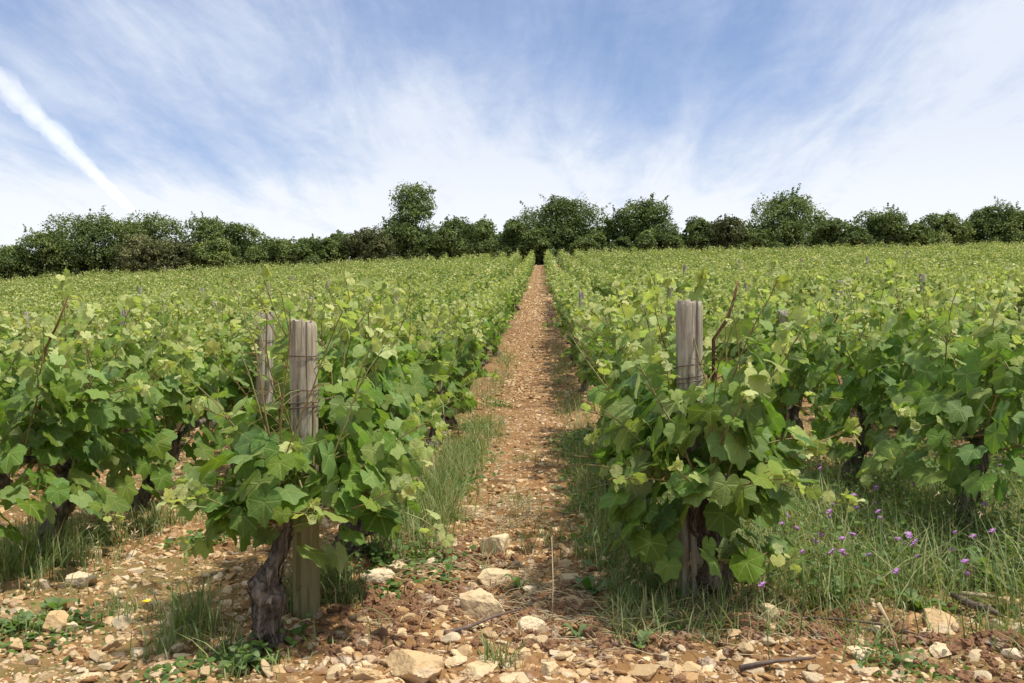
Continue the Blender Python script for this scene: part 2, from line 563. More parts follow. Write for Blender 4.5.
ICO = {k: icosphere(k) for k in (0, 1, 2, 3, 4)}


def rock(seed, sub=3, planes=11, rough=0.05, shape=(1, 1, 0.6)):
    rg = np.random.default_rng(seed)
    v, f = ICO[sub]
    n = unit(rg.normal(size=(planes, 3)))
    n = np.concatenate([n, [[0, 0, 1], [0, 0, -1]]])
    d = rg.uniform(0.50, 1.0, len(n))
    dots = v @ n.T
    r = np.where(dots > 0.05, d / np.maximum(dots, 0.05), 9).min(1)
    r = np.minimum(r, 1.15)
    out = v * r[:, None]
    if rough:
        out = out * (1 + rough * fbm(out[:, 0] * 3, out[:, 1] * 3, out[:, 2] * 3, seed=seed, octv=4, gain=0.6))[:, None]
    out = out * np.array(shape)
    out[:, 2] -= out[:, 2].min() * 0.55
    return out, f


ROCKP = []
def tone(V, v=None, rg=None):
    return {'tone': ('FLOAT_VECTOR', np.repeat([[v, 0, 0]], len(V), 0))}


# the big named stones: px, py (base centre), width px, height ratio, flatness, label
HERO = [
    (480, 622, 46, 0.80, 'largest blocky limestone of the path, with a steep shaded left face'),
    (496, 588, 44, 0.38, 'flat wedge of tan limestone lying just behind the big blocky stone'),
    (415, 684, 62, 0.50, 'broad flat-topped cream limestone block at the bottom edge of the photo'),
    (497, 556, 27, 1.00, 'pale grey upright limestone standing behind the flat tan wedge in the path'),
    (533, 633, 28, 0.55, 'pale cream flat stone just to the right of the big blocky one'),
    (372, 584, 36, 0.45, 'long pale slab of limestone beside the vine trunk behind the left post'),
    (398, 574, 19, 0.45, 'small whitish stone at the left edge of the path, under the vine leaves'),
    (470, 516, 20, 0.55, 'rounded cream stone highest up the path, by the dry straw'),
    (432, 569, 18, 0.55, 'small tan stone lying on the left half of the path'),
    (530, 597, 16, 0.65, 'small round cream stone right of the flat tan wedge'),
    (78, 588, 34, 0.60, 'wide grey-brown slab at the foot of the second row on the left'),
    (92, 562, 20, 0.60, 'small grey-brown stone behind the wide slab in the left row'),
    (50, 634, 24, 0.95, 'whitish angular stone near the green weeds at the left edge'),
    (69, 634, 17, 0.85, 'tan stone touching the whitish angular stone at the left edge'),
    (12, 655, 22, 0.65, 'rounded orange-tan stone at the bottom left corner'),
    (365, 683, 26, 0.45, 'low tan stone left of the broad cream block at the bottom edge'),
    (457, 668, 22, 0.35, 'thin slanted cream stone right of the broad cream block'),
    (482, 680, 36, 0.30, 'long low grey-cream stone at the bottom of the path'),
    (522, 662, 18, 0.80, 'cream stone behind the tuft of grass at the bottom of the path'),
    (548, 678, 16, 0.75, 'small bright stone right of the tuft at the bottom of the path'),
    (770, 626, 19, 1.20, 'upright tan stone at the edge of the grass on the right'),
    (690, 680, 24, 0.70, 'tan stone at the bottom edge below the right post'),
    (866, 661, 32, 0.25, 'flat white stone lying on the bare strip at lower right'),
    (942, 632, 34, 0.40, 'grey-tan limestone block left of the dead branch at lower right'),
    (957, 634, 12, 0.95, 'small grey-green stone between the block and the dead branch'),
    (1008, 612, 15, 0.90, 'roundish pale stone among grass at the right edge'),
    (1018, 665, 26, 0.55, 'cream stone at the right edge below the brown clod'),
    (944, 660, 26, 0.50, 'tan stone in the middle of the rubble at lower right'),
    (735, 640, 16, 0.6, 'small buff stone left of the upright tan stone'),
    (609, 568, 14, 0.6, 'small cream stone at the foot of the right vine, path side'),
]
hero_xy = []
for k, (px, py, w, hr, lab) in enumerate(HERO):
    x, y = hit(px, min(py - 2, 682))
    s = w / F * y / 2
    v, f = rock(100 + k, 4, 9 + k % 4, 0.06, (1.0, 0.8, hr * 1.35))
    v = v / (v[:, 0].max() - v[:, 0].min()) * 2 * s * 1.04
    a = (k * 37 % 50 - 25) * PI / 180
    o = new_mesh('limestone_rock', v, f, M_ROCK, attrs=tone(v, 0.0), smooth=False)
    o.location = (x, y + s * 0.5, float(zt(x, y)) - 0.12 * s)
    o.rotation_euler = (0, 0, a)
    tag(o, lab, 'stone', 'limestone rocks lying on the soil')
    hero_xy.append((x, y, s))

for px, py, w, lab in ((92 / 2.6 + 340, 617, 34, 'rusty brown clod of earth beside the path, left of the blocky stone'),
                       (1004, 652, 62, 'large rusty brown clod of earth at the right edge'),
                       (738, 628, 46, 'crumbly dark red clod of earth in front of the grass on the right'),
                       (822, 640, 44, 'crumbly brown clod of earth between the flat white stone and the grass')):
    x, y = hit(px, min(py, 680))
    s = w / F * y / 2
    v, f = ICO[4]
    v = v * (1 + 0.20 * fbm(v[:, 0] * 2.2, v[:, 1] * 2.2, v[:, 2] * 2.2, seed=int(px), octv=6, gain=0.68))[:, None] * np.array([1, .7, .45]) * s
    o = new_mesh('earth_clod', v, f, M_CLOD, attrs=tone(v, 0.0), smooth=False)
    o.location = (x, y, float(zt(x, y)) + 0.12 * s); o.rotation_euler = (0, 0, px)
    tag(o, lab, 'clod of earth', 'clods of earth on the headland')

rg = np.random.default_rng(5)
protos = [new_mesh('limestone_rock', *(lambda q: (q[0] * 0.5, q[1]))(rock(200 + k, 3, 8 + k, 0.05, (1.0, rg.uniform(.6, .9), rg.uniform(.35, .7)))), M_ROCK, smooth=False, link=False) for k in range(9)]
for p_ in protos:
    me = p_.data
    at = me.attributes.new('tone', 'FLOAT_VECTOR', 'POINT')
zones = ('small angular limestone among the rubble left of the stony path', 'small angular limestone lying in the middle of the stony path',
         'small angular limestone on the bare strip right of the path')
n_st = 0
while n_st < 235:
    px = rg.uniform(0, 1024); py = 683 - abs(rg.normal()) * 75
    if py < 455 or px < 0: continue
    x, y = hit(px, py)
    if y > 6: continue
    if x > 0.28 and y > 2.35: continue
    if -0.75 < x < -0.45 and y > 2.2 and rg.random() < 0.6: continue
    s = rg.lognormal(-3.45, 0.33)
    if any((x - a) ** 2 + (y - b) ** 2 < (c + s * 0.6) ** 2 for a, b, c in hero_xy): continue
    o = protos[rg.integers(9)].copy(); COL.objects.link(o)
    o.location = (x, y, float(zt(x, y)) - 0.08 * s)
    o.rotation_euler = (rg.normal() * 0.25, rg.normal() * 0.25, rg.uniform(0, 6.3))
    o.scale = (s * rg.uniform(.85, 1.3), s, s * rg.uniform(.8, 1.2))
    z_ = 0 if x < -0.45 else (1 if x < 0.28 else 2)
    tag(o, zones[z_], 'stone', ('loose stones left of the path', 'loose stones in the path', 'loose stones on the right-hand bare strip')[z_])
    hero_xy.append((x, y, s * 0.5))
    n_st += 1


def rotm(n, rg, tilt=0.4):
    a = rg.uniform(0, 2 * PI, n); M = np.zeros((n, 3, 3))
    N = unit(np.stack([rg.normal(0, tilt, n), rg.normal(0, tilt, n), np.ones(n)], -1))
    X = unit(np.cross(np.stack([-np.sin(a), np.cos(a), np.zeros(n)], -1), N))
    Y = np.cross(N, X)
    return np.stack([X, Y, N], -1)


def grav_density(x, y):
    d = np.where(np.abs(x + 0.1) < 0.42, 1.0, 0.75)
    d = np.where((x > 0.38) & (y > 2.45), 0.12, d)
    d = np.where((x > 0.30) & (x < 0.45) & (y > 2.3), 0.3, d)
    d = np.where((x < -0.45) & (x > -0.75) & (y > 2.9), 0.35, d)
    return d * (0.55 + 0.6 * (fbm(x * 1.7, y * 1.7, seed=31, octv=3) > -0.25))


def scatter_gravel(n, y0, y1, smin, smax, sub, seed, xw=None, power=1.0):
    rg = np.random.default_rng(seed)
    y = y0 + (y1 - y0) * rg.random(n) ** power
    hw = 0.60 * y + 0.4
    x = rg.uniform(-1, 1, n) * hw - 0.03 * y if xw is None else rg.uniform(xw[0], xw[1], n)
    keep = rg.random(n) < grav_density(x, y)
    x, y = x[keep], y[keep]; n = len(x)
    s = np.exp(rg.uniform(math.log(smin), math.log(smax), n) ) 
    outs = []; tn = []
    for k in range(5):
        sel = np.arange(n) % 5 == k
        T, FT = rock(300 + k + seed, sub, 6, 0.0 if sub < 2 else 0.04, (1.15, 0.8, 0.45 + .05 * k))
        m = rotm(sel.sum(), rg, 0.45) * s[sel][:, None, None] * 0.5
        P = np.stack([x[sel], y[sel], zt(x[sel], y[sel]) - 0.16 * s[sel]], -1)
        outs.append(place(T, FT, m, P)); tn.append(np.repeat(rg.random(sel.sum()) ** (1.0 if y0 < 7 else 2.3), len(T)))
    return outs, tn


G, TN = [], []
for args in ((26000, 1.7, 3.6, 0.005, 0.022, 1, 1), (5200, 1.7, 4.4, 0.014, 0.048, 2, 2), (22000, 3.4, 9, 0.010, 0.035, 1, 3),
             (9000, 8, 20, 0.018, 0.055, 0, 4, (-.55, .38)), (15000, 18, 68, 0.035, 0.09, 0, 5, (-.55, .38)), (12000, 4, 16, 0.015, 0.05, 0, 6)):
    a, b = scatter_gravel(*args); G += a; TN += b
V, Fa = join(G)
tv = np.concatenate(TN)
o = new_mesh('gravel', V, Fa, M_GRAVEL, attrs={'tone': ('FLOAT_VECTOR', np.stack([tv, tv * 0, tv * 0], -1))}, smooth=False)
tag(o, 'tan and cream limestone rubble covering the reddish soil of the path', 'gravel', kind='stuff')

# crumbs and clods of the reddish earth
rg = np.random.default_rng(17)
cl_c = np.array([hit(*p) for p in ((395, 610), (440, 600), (560, 600), (640, 590), (700, 610), (760, 612), (820, 625), (380, 640), (560, 640), (640, 640), (330, 600), (470, 560), (430, 545), (1000, 655))])
n = 2600
k = rg.integers(len(cl_c), size=n)
x = cl_c[k, 0] + rg.normal(0, .10, n); y = cl_c[k, 1] + rg.normal(0, .08, n)
s_ = np.exp(rg.uniform(math.log(.006), math.log(.038), n)) * .5
T, FT = ICO[2]
outs = []
for q in range(4):
    Tq = T * (1 + .30 * fbm(T[:, 0] * 2, T[:, 1] * 2, T[:, 2] * 2, seed=50 + q, octv=4, gain=.65))[:, None] * [1, .9, .7]
    e_ = np.arange(n) % 4 == q
    outs.append(place(Tq, FT, rotm(e_.sum(), rg, .6) * s_[e_][:, None, None], np.stack([x[e_], y[e_], zt(x[e_], y[e_]) + .1 * s_[e_]], -1)))
V, Fa = join(outs)
tag(new_mesh('earth_crumbs', V, Fa, M_CLOD, attrs={'tone': ('FLOAT_VECTOR', np.zeros((len(V), 3)))}, smooth=False), 'crumbly reddish brown earth broken up along the path and verge', 'earth', kind='stuff')

# ------------------------------------------------------------------ leaf templates
def leaf_outline(th, lobed=1.0, serr=0.0):
    a = np.abs(th) * 180 / PI
    r = np.interp(a, [0, 12, 24, 34, 48, 60, 72, 84, 98, 112, 128, 145, 160, 172, 180],
                  [1.0, .86, .66, .74, .93, .80, .62, .70, .80, .70, .66, .62, .50, .22, .05])
    smooth = np.interp(a, [0, 60, 120, 150, 172, 180], [.95, .84, .72, .62, .25, .05])
    r = lobed * r + (1 - lobed) * smooth
    return r * (1 + serr * (np.abs(((a / 9.0) % 1.0) - 0.5) * 4 - 1))


def leaf_template(nout, rings, lobed, serr, seed):
    rg = np.random.default_rng(seed)
    th = np.linspace(-PI, PI, nout + 1)[:-1] + PI / nout
    r = leaf_outline(th, lobed, serr) * (1 + rg.normal(0, 0.03, nout))
    pts = [np.array([[0, 0.0]])]
    for q in range(1, rings + 1):
        f = q / rings
        pts.append(np.stack([np.sin(th) * r * f, np.cos(th) * r * f], -1))
    P = np.concatenate(pts)
    x, y = P[:, 0], P[:, 1]
    rr = np.hypot(x, y); an = np.arctan2(x, y)
    z = -0.22 * y * np.abs(y) - rg.uniform(0.15, 0.45) * x * x + rg.uniform(0.10, .34) * np.abs(x) + rg.uniform(-.15, .15) * x * y
    z = z + 0.07 * rr * rr * np.cos(an * 5 + rg.uniform(0, 6)) + 0.05 * rr * np.sin(an * 3 + rg.uniform(0, 6)) - 0.05 * rr
    T = np.stack([x, y, z], -1)
    Fs = [np.array([[0, 1 + (k + 1) % nout, 1 + k] for k in range(nout)])]
    for q in range(rings - 1):
        a = 1 + q * nout; b = a + nout
        k = np.arange(nout); k2 = (k + 1) % nout
        Fs.append(np.stack([a + k, a + k2, b + k2], -1)); Fs.append(np.stack([a + k, b + k2, b + k], -1))
    return T, np.concatenate(Fs)


LT0 = [leaf_template(40, 3, .85, 0.06, 10 + k) for k in range(3)] + [leaf_template(40, 3, 0.5, 0.06, 20 + k) for k in range(3)]
LT1 = [leaf_template(18, 2, 0.6, 0.0, 10 + k) for k in range(3)] + [leaf_template(14, 1, 0.3, 0.0, 20 + k) for k in range(2)]
LT2 = [leaf_template(6, 1, 0.3, 0.0, 30 + k) for k in range(4)]


def build_leaves(P, D, N, S, A, LT, rg):
    """joint positions, midrib direction, normal, size, age"""
    D = unit(D); X = unit(np.cross(D, N)); N = np.cross(X, D)
    M = np.stack([X, D, N], -1) * S[:, None, None]
    idx = rg.integers(len(LT), size=len(P))
    outs, at, bl = [], [], []
    r1, r2 = rg.random(len(P)), rg.random(len(P))
    for k, (T, FT) in enumerate(LT):
        s = idx == k
        if not s.any(): continue
        outs.append(place(T, FT, M[s], P[s]))
        at.append(np.repeat(np.stack([A[s], r1[s], r2[s]], -1), len(T), 0))
        bl.append(np.tile(T * [1, 1, 0], (s.sum(), 1)))
    V, Fa = join(outs)
    return V, Fa, {'leaf': ('FLOAT_VECTOR', np.concatenate(at)), 'blade': ('FLOAT_VECTOR', np.concatenate(bl))}


# ------------------------------------------------------------------ grapevines
def vine_data(seed, lod=1, nsh=13, yr=(-.46, .46), top=0.80, head=0.34, lean=0.5, skirt=1.0, trunk_path=None, trunk_r=0.026, keep=None, leafmul=1.0, extra=(), wide=1.0, low=0):
    rg = np.random.default_rng(seed)
    # trunk
    if trunk_path is None:
        bx, by = rg.normal(0, .05, 2)
        zz = np.linspace(-0.05, head, 9)
        w = np.clip(zz / head, 0, 1)
        tp = np.stack([bx * (1 - w) + 0.03 * np.sin(zz * 14 + seed), by * (1 - w) + .03 * np.cos(zz * 11 + seed), zz], -1)
    else:
        tp = np.array(trunk_path, float)
    n = 44 if np.isscalar(trunk_r) else 90
    ti = np.linspace(0, len(tp) - 1, n)
    tp = np.stack([np.interp(ti, range(len(tp)), tp[:, k]) for k in range(3)], -1)
    s = np.linspace(0, 1, n)
    if not np.isscalar(trunk_r):
        tr = np.interp(ti, range(len(trunk_r)), trunk_r)
    else: tr = trunk_r * (1.35 - 0.75 * s + 0.25 * np.sin(s * 13 + seed) ** 2)
    tr[0] *= 1.3
    trunk = [tube(tp, tr, 20 if n < 60 else 40, lump=0.5 if n < 60 else .48, seed=seed, lf=17 if n < 60 else 22)]
    if lod == 0:              # shaggy strips of loose bark
        for k in range(60):
            i0 = rg.integers(0, int(n * .8)); i1 = min(n - 1, i0 + rg.integers(int(n * .08), int(n * .25)))
            a_ = rg.uniform(0, 6.28); q = np.linspace(0, 1, 5)
            c_ = np.stack([np.interp(i0 + (i1 - i0) * q, range(n), tp[:, j]) for j in range(3)], -1)
            r_ = np.interp(i0 + (i1 - i0) * q, range(n), tr) * (1.0 + rg.uniform(.0, .12)) + .010 * q ** 3 * rg.uniform(0, 1)
            aa = a_ + q * rg.normal(0, .35)
            trunk.append(tube(c_ + np.stack([np.cos(aa) * r_, np.sin(aa) * r_, 0 * aa], -1), np.array([.0006, .0016, .002, .0016, .0005]) * rg.uniform(.6, 1.3), 4))
    hd = tp[-1]
    # old arms lying along the row
    arms = []
    for e in yr:
        q = np.linspace(0, 1, 8)[:, None]
        a = hd + (np.array([rg.normal(0, .03), e * 0.9, head + .07]) - hd * [1, 0, 1]) * q * [1, 1, 1]
        a[:, 0] += 0.02 * np.sin(q[:, 0] * 6 + seed); a[:, 2] += 0.03 * np.sin(q[:, 0] * PI)
        arms.append(a); trunk.append(tube(a, np.linspace(0.016, 0.006, 8), 6, lump=.25, seed=seed + 3))
    canes, PP, DD, NN, SS, AA = [], [], [], [], [], []
    sh = []
    for j in range(nsh):
        f = (j + rg.uniform(.2, .8)) / nsh
        y0 = yr[0] + (yr[1] - yr[0]) * f
        side = 1 if rg.random() < .5 else -1
        st = np.array([rg.normal(0, .03) + hd[0] * 0.3, y0, head + .05 + rg.normal(0, .03)])
        if rg.random() < 0.22 * skirt * wide:      # low or hanging shoot
            d = np.array([side * rg.uniform(.7, 1.1), rg.normal(0, .3), rg.uniform(-.05, .5)]); L = rg.uniform(.26, .40); g = 1.1
        else:
            d = np.array([side * abs(rg.normal(0, lean)), rg.normal(0, .22), 1.0]); L = (top - head) * rg.uniform(.72, 1.12); g = .25
        sh.append((st, unit(d), L, g))
    for e in extra:
        sh.append((np.array(e[0], float), unit(np.array(e[1], float)), e[2], e[3]))
    for st, d, L, g in sh:
        m = max(5, int(L / 0.045)); step = L / m
        p = st.copy(); pts = [p.copy()]
        for k in range(m):
            d = unit(d + rg.normal(0, .10, 3) + np.array([0, 0, -g * step * (k / m) * 1.5]))
            p = p + d * step; pts.append(p.copy())
        pts = np.array(pts)
        canes.append(tube(pts, np.linspace(.0032, .0012, len(pts)), 5 if lod == 0 else 3, cap=False))
        for k in range(1, len(pts)):
            f = k / (len(pts) - 1)
            for rep in range(2 if (f < 0.72 and rg.random() < 0.8 * leafmul) else 1):
                az = rg.uniform(0, 2 * PI)
                out = np.array([math.cos(az), math.sin(az), 0])
                outw = np.array([np.sign(pts[k][0] + rg.normal(0, .05)), 0, 0])
                out = unit(out + outw * 0.55)
                pet = rg.uniform(.035, .085) * (1.15 - 0.8 * f)
                jp = pts[k] + out * pet + np.array([0, 0, pet * rg.uniform(.1, .8)])
                pitch = rg.uniform(-1.15, .05) - 0.25 * (1 - f)
                D = out * math.cos(pitch) + np.array([0, 0, math.sin(pitch)])
                N = np.array([0, 0, math.cos(pitch)]) - out * math.sin(pitch) + rg.normal(0, .38, 3)
                size = rg.uniform(.034, .070) * (1.08 - 0.70 * f ** 1.8)
                age = np.clip(0.14 + 0.66 * f ** 1.7 + rg.normal(0, .14) + 0.25 * (pts[k][2] - head) , 0, 1)
                PP.append(jp); DD.append(D); NN.append(N); SS.append(size); AA.append(age)
                if lod == 0 or rep == 0:
                    q = np.array([pts[k], pts[k] * .5 + jp * .5 + [0, 0, .006], jp])
                    canes.append(tube(q, [.0016, .0012, .001], 3, cap=False))
        # bunch of tiny pale leaves at the growing tip
        for k in range(5):
            PP.append(pts[-1] + rg.normal(0, .014, 3)); DD.append(rg.normal(0, .7, 3) + [0, 0, .6]); NN.append(rg.normal(0, 1, 3))
            SS.append(rg.uniform(.012, .030)); AA.append(rg.uniform(.75, 1.0))
    # big lower leaves filling the row
    for k in range(int(62 * skirt)):
        side = 1 if rg.random() < .5 else -1
        P = np.array([side * rg.uniform(.05, .24) * wide, rg.uniform(*yr), rg.uniform(head - .12, head + .26)])
        out = unit(np.array([side, rg.normal(0, .6), 0])); pitch = rg.uniform(-1.35, -.3)
        D = out * math.cos(pitch) + np.array([0, 0, math.sin(pitch)])
        N = np.array([0, 0, math.cos(pitch)]) - out * math.sin(pitch) + rg.normal(0, .3, 3)
        PP.append(P); DD.append(D); NN.append(N); SS.append(rg.uniform(.048, .074)); AA.append(rg.uniform(0, .35))
    for k in range(low):      # leaves hiding the foot of the vine
        a_ = rg.uniform(-PI, 0); r_ = rg.uniform(.08, .20)
        out = np.array([math.cos(a_), math.sin(a_), 0]); pitch = rg.uniform(-1.2, -.2)
        PP.append(out * r_ * [1.2, 1, 1] + [0, 0, rg.uniform(.10, .34)]); DD.append(out * math.cos(pitch) + np.array([0, 0, math.sin(pitch)]))
        NN.append(np.array([0, 0, math.cos(pitch)]) - out * math.sin(pitch) + rg.normal(0, .3, 3)); SS.append(rg.uniform(.045, .07)); AA.append(rg.uniform(.05, .45))
    PP, DD, NN, SS, AA = map(np.array, (PP, DD, NN, SS, AA))
    if wide < 1:
        PP[:, 0] *= 0.45 + 0.55 * wide
    ok = np.ones(len(PP), bool)
    if keep is not None:
        ok = keep(PP)
    PP, DD, NN, SS, AA = PP[ok], DD[ok], NN[ok], SS[ok], AA[ok]
    leaves = build_leaves(PP, DD, NN, SS, AA, LT0 if lod == 0 else LT1, rg)
    return join(trunk), leaves, join(canes)


def make_vine(root, *a, **k):
    tr, lv, cn = vine_data(*a, **k)
    new_mesh('trunk', tr[0], tr[1], M_BARK, root)
    new_mesh('foliage', lv[0], lv[1], M_LEAF, root, attrs=lv[2])
    new_mesh('shoots', cn[0], cn[1], M_CANE if k.get('brown') else M_SHOOT, root)


m_, t_ = material('green_shoot')
oc = t_.n('ShaderNodeTexCoord').outputs['Object']
finish(t_, t_.ramp(t_.noise(oc, 9, 3), [(0.30, (0.18, 0.11, 0.045)), (0.5, (0.20, 0.15, 0.05)), (0.65, (0.20, 0.26, 0.075))]), 0.5)
M_SHOOT = m_

XL, XR = -0.60, 0.40
VINE_G = 'grapevines planted in rows'
occupied = []


def hero_vine(x, y, label, **k):
    e = empty('grapevine', (x, y, float(zt(x, y))))
    tag(e, label, 'grapevine', VINE_G)
    make_vine(e, **k)
    occupied.append((x, y))
    return e



# first vine left of the path: gnarled leaning trunk in front of the post
def keepL(P):      # leaves stay off the top of the post
    wx_, wy_, wz_ = P[:, 0] - .60, P[:, 1] + 2.15, P[:, 2] + float(zt(-.6, 2.15))
    u_ = 512 + F * (wx_ * cy_ + wy_ * sy_) / (-wx_ * sy_ + wy_ * cy_); v_ = 341.5 - F * (wz_ - CZ) / wy_
    return ~((np.abs(u_ - 260) < 20) & (v_ < 400)) & ~((np.abs(P[:, 0] + 0.0) < 0.085) & (P[:, 1] < 0.33) & (P[:, 2] > 0.47)) & ~((P[:, 2] < 0.20) & (P[:, 1] < 0.3)) & ~((P[:, 1] < .12) & (P[:, 2] > .50))


hero_vine(-0.60, 2.15, 'first grapevine left of the path with gnarled grey stump beside the left post',
          seed=41, lod=0, nsh=17, yr=(-.04, .50), top=.74, head=.27, lean=.40, skirt=1.0,
          trunk_path=[(-.012, .02, -.06), (-.02, .01, -.01), (-.03, .01, .03), (-.036, 0, .07), (-.028, 0, .11), (-.036, 0, .145), (-.02, 0, .18), (-.004, .01, .22), (.01, .03, .27)],
          trunk_r=(.036, .034, .031, .027, .033, .033, .022, .017, .016), keep=keepL,
          extra=[((-.02, 0, .28), (-1.0, -.2, .15), .22, 1.6), ((0, 0, .28), (-.7, -.3, .3), .24, 1.6), ((.03, 0, .28), (.9, -.2, .3), .30, 1.2), ((0, 0, .28), (-.9, .1, .55), .24, 1.2),
                 ((.02, .1, .30), (1.0, 0, .2), .30, .9), ((0, 0, .29), (.25, -.5, .35), .20, 1.4), ((-.03, 0, .29), (-.25, -.5, .3), .20, 1.6), ((.0, 0, .30), (0, -.4, .6), .22, 1.0),
                 ((.05, .1, .32), (.75, .0, .8), .36, .5), ((.05, .1, .34), (.45, .2, 1), .42, .3), ((-.05, .2, .34), (-.5, .3, 1), .34, .3), ((.05, .25, .34), (.6, .4, 1), .46, .3)])
hero_vine(-0.58, 2.82, 'second grapevine left of the path, dark trunk just behind the left post',
          seed=43, lod=0, nsh=19, yr=(-.28, .46), top=.80, head=.30, lean=.42, wide=.85, trunk_r=.036)
def keepR(P):
    return ~(P[:, 0] < -.235) & ~((np.abs(P[:, 0]) < 0.075) & (P[:, 1] < 0.16) & (P[:, 2] > 0.55))


hero_vine(0.41, 2.42, 'first grapevine right of the path, leafy down to the ground around its post',
          seed=57, lod=0, nsh=20, yr=(-.16, .42), top=.70, head=.26, lean=.42, skirt=1.5, low=26, keep=keepR, trunk_r=.036,
          extra=[((-.03, -.1, .3), (-1.0, -.2, .3), .24, 1.0), ((.03, -.1, .3), (1.0, -.2, .3), .26, 1.0), ((0, -.12, .28), (.5, -.5, .3), .22, 1.2),
                 ((0, -.12, .28), (-.4, -.6, .3), .20, 1.2), ((0, -.1, .12), (.7, -.6, .3), .2, 1.0), 
                 ((0, -.14, .34), (.15, -.35, .8), .26, .9), ((0, -.14, .36), (-.2, -.3, .9), .26, .9), ((.04, -.1, .3), (.3, -.1, 1), .46, .2), ((.06, 0, .3), (.45, 0, 1), .44, .2), ((.02, .05, .3), (.15, .1, 1), .42, .1), ((-.1, .1, .3), (-.35, 0, 1), .46, .2),
                 ((.06, -.05, .3), (.9, 0, .7), .34, .5), ((-.04, -.05, .3), (-.9, 0, .7), .3, .6)])
hero_vine(0.40, 3.22, 'second grapevine right of the path, behind the weathered right post', seed=59, lod=0, nsh=18, top=.80, head=.30, lean=.42, skirt=1.2, wide=.75)

hero_vine(1.40, 3.10, 'first grapevine of the second row right of the path, leafy nearly to the grass', seed=61, lod=0, nsh=20, top=.80, head=.30, lean=.45, skirt=1.9)
hero_vine(-1.60, 3.05, 'first grapevine of the second row left of the path, broad leaves low down', seed=63, lod=0, nsh=20, top=.78, head=.30, lean=.45, skirt=1.7, trunk_path=[(-.04, .0, -.05), (-.02, 0, .08), (.03, .02, .2), (.02, 0, .30)])
ordn = ['first', 'second', 'third', 'fourth', 'fifth', 'sixth', 'seventh', 'eighth', 'ninth', 'tenth', 'eleventh', 'twelfth', 'thirteenth', 'fourteenth', 'fifteenth', 'sixteenth']
rg = np.random.default_rng(77)
cand = []
starts = {}
for r in range(-60, 62):
    X = XR + r
    y0 = {0: 4.1, -1: 3.66, -2: 3.97, 1: 4.02}.get(r, 2.3 + 0.05 * abs(r) + 0.3 * rg.random())
    y = y0; k = {0: 3, -1: 3, -2: 2, 1: 2}.get(r, 1)
    while y < 66.5:
        yy = y + rg.normal(0, .05)
        if rg.random() > 0.07 or y < 6:
            xx = X + rg.normal(0, .03) + (.05 if r == 0 else (-.04 if r == -1 else 0)) * min(1, yy / 8)
            px, py = to_px(xx, yy, float(zg(xx, yy)) + .45)
            vis = -50 * (2.6 / yy) - 8 < px - 0 and px < 1032 + 50 * (2.6 / yy) and yy > 1.5
            if abs(px - 512) < 512 + F * 5.0 / yy + 60:
                cand.append((yy, xx, vis, r, k))
            if vis: k += 1
        y += 0.92
cand.sort()
indiv = [c for c in cand if c[2]][:290]
iset = set(id(c) for c in indiv)
rest = [c for c in cand if id(c) not in iset]

SPEC = {  # drawn from the photograph: rows cut by the frame start with their own look
}
near_protos = []
for k in range(7):
    e = empty('grapevine'); make_vine(e, seed=400 + k, lod=0, wide=.88, nsh=21, top=.78 + .03 * (k % 3), head=.27, lean=.36, skirt=1.35)
    near_protos.append(e)
path_protos = []
for k in range(5):
    e = empty('grapevine'); make_vine(e, seed=450 + k, lod=0, nsh=20, top=.78 + .03 * (k % 3), head=.30, lean=.26, skirt=.9, wide=.5)
    path_protos.append(e)
far_protos = []
for k in range(9):
    e = empty('grapevine'); make_vine(e, seed=500 + k, lod=1, nsh=19, top=.76 + .03 * (k % 4), head=.29, lean=.25, skirt=.7, wide=.62)
    far_protos.append(e)
rowname = {0: 'first row right of the path', 1: 'second row right of the path', 2: 'third row right of the path',
           -1: 'first row left of the path', -2: 'second row left of the path', -3: 'third row left of the path'}
seen = {}
LAST = {0: 12, -1: 12, 1: 7, -2: 7, 2: 3, -3: 3}
for q, (yy, xx, vis, r, k) in enumerate(indiv):
    pr = (path_protos if r in (0, -1) else near_protos) if yy < 6.5 else far_protos
    src = pr[(q * 5 + abs(r)) % len(pr)]
    c = copy_thing(src, (xx, yy, float(zt(xx, yy))), (PI if rg.random() < .5 else 0) + rg.normal(0, .12), rg.uniform(.92, 1.08))
    if r in rowname and k <= LAST.get(r, 0):
        lab = f'{ordn[k - 1]} grapevine in view from the near end of the {rowname[r]}'
        grp = VINE_G
    else:
        side = 'right' if r >= 0 else 'left'
        if r in (0, -1):
            lab = f'grapevine beyond the twelfth one in the first row {side} of the path'
        elif r in (1, -2):
            lab = f'grapevine beyond the seventh one in the second row {side} of the path'
        elif r in (2, -3):
            lab = f'grapevine beyond the third one in the third row {side} of the path'
        else:
            lab = f'leafy green grapevine in the merging rows {side} of the path, past its third row'
        grp = {0: 'farther vines of the first row right', -1: 'farther vines of the first row left', 1: 'farther vines of the second row right',
               -2: 'farther vines of the second row left', 2: 'farther vines of the third row right', -3: 'farther vines of the third row left'}.get(r, f'vines of the outer rows on the {side}')
    tag(c, lab, 'grapevine', grp)
for e in near_protos + path_protos + far_protos:
    for ch in list(e.children):
        bpy.data.objects.remove(ch)
    bpy.data.objects.remove(e)

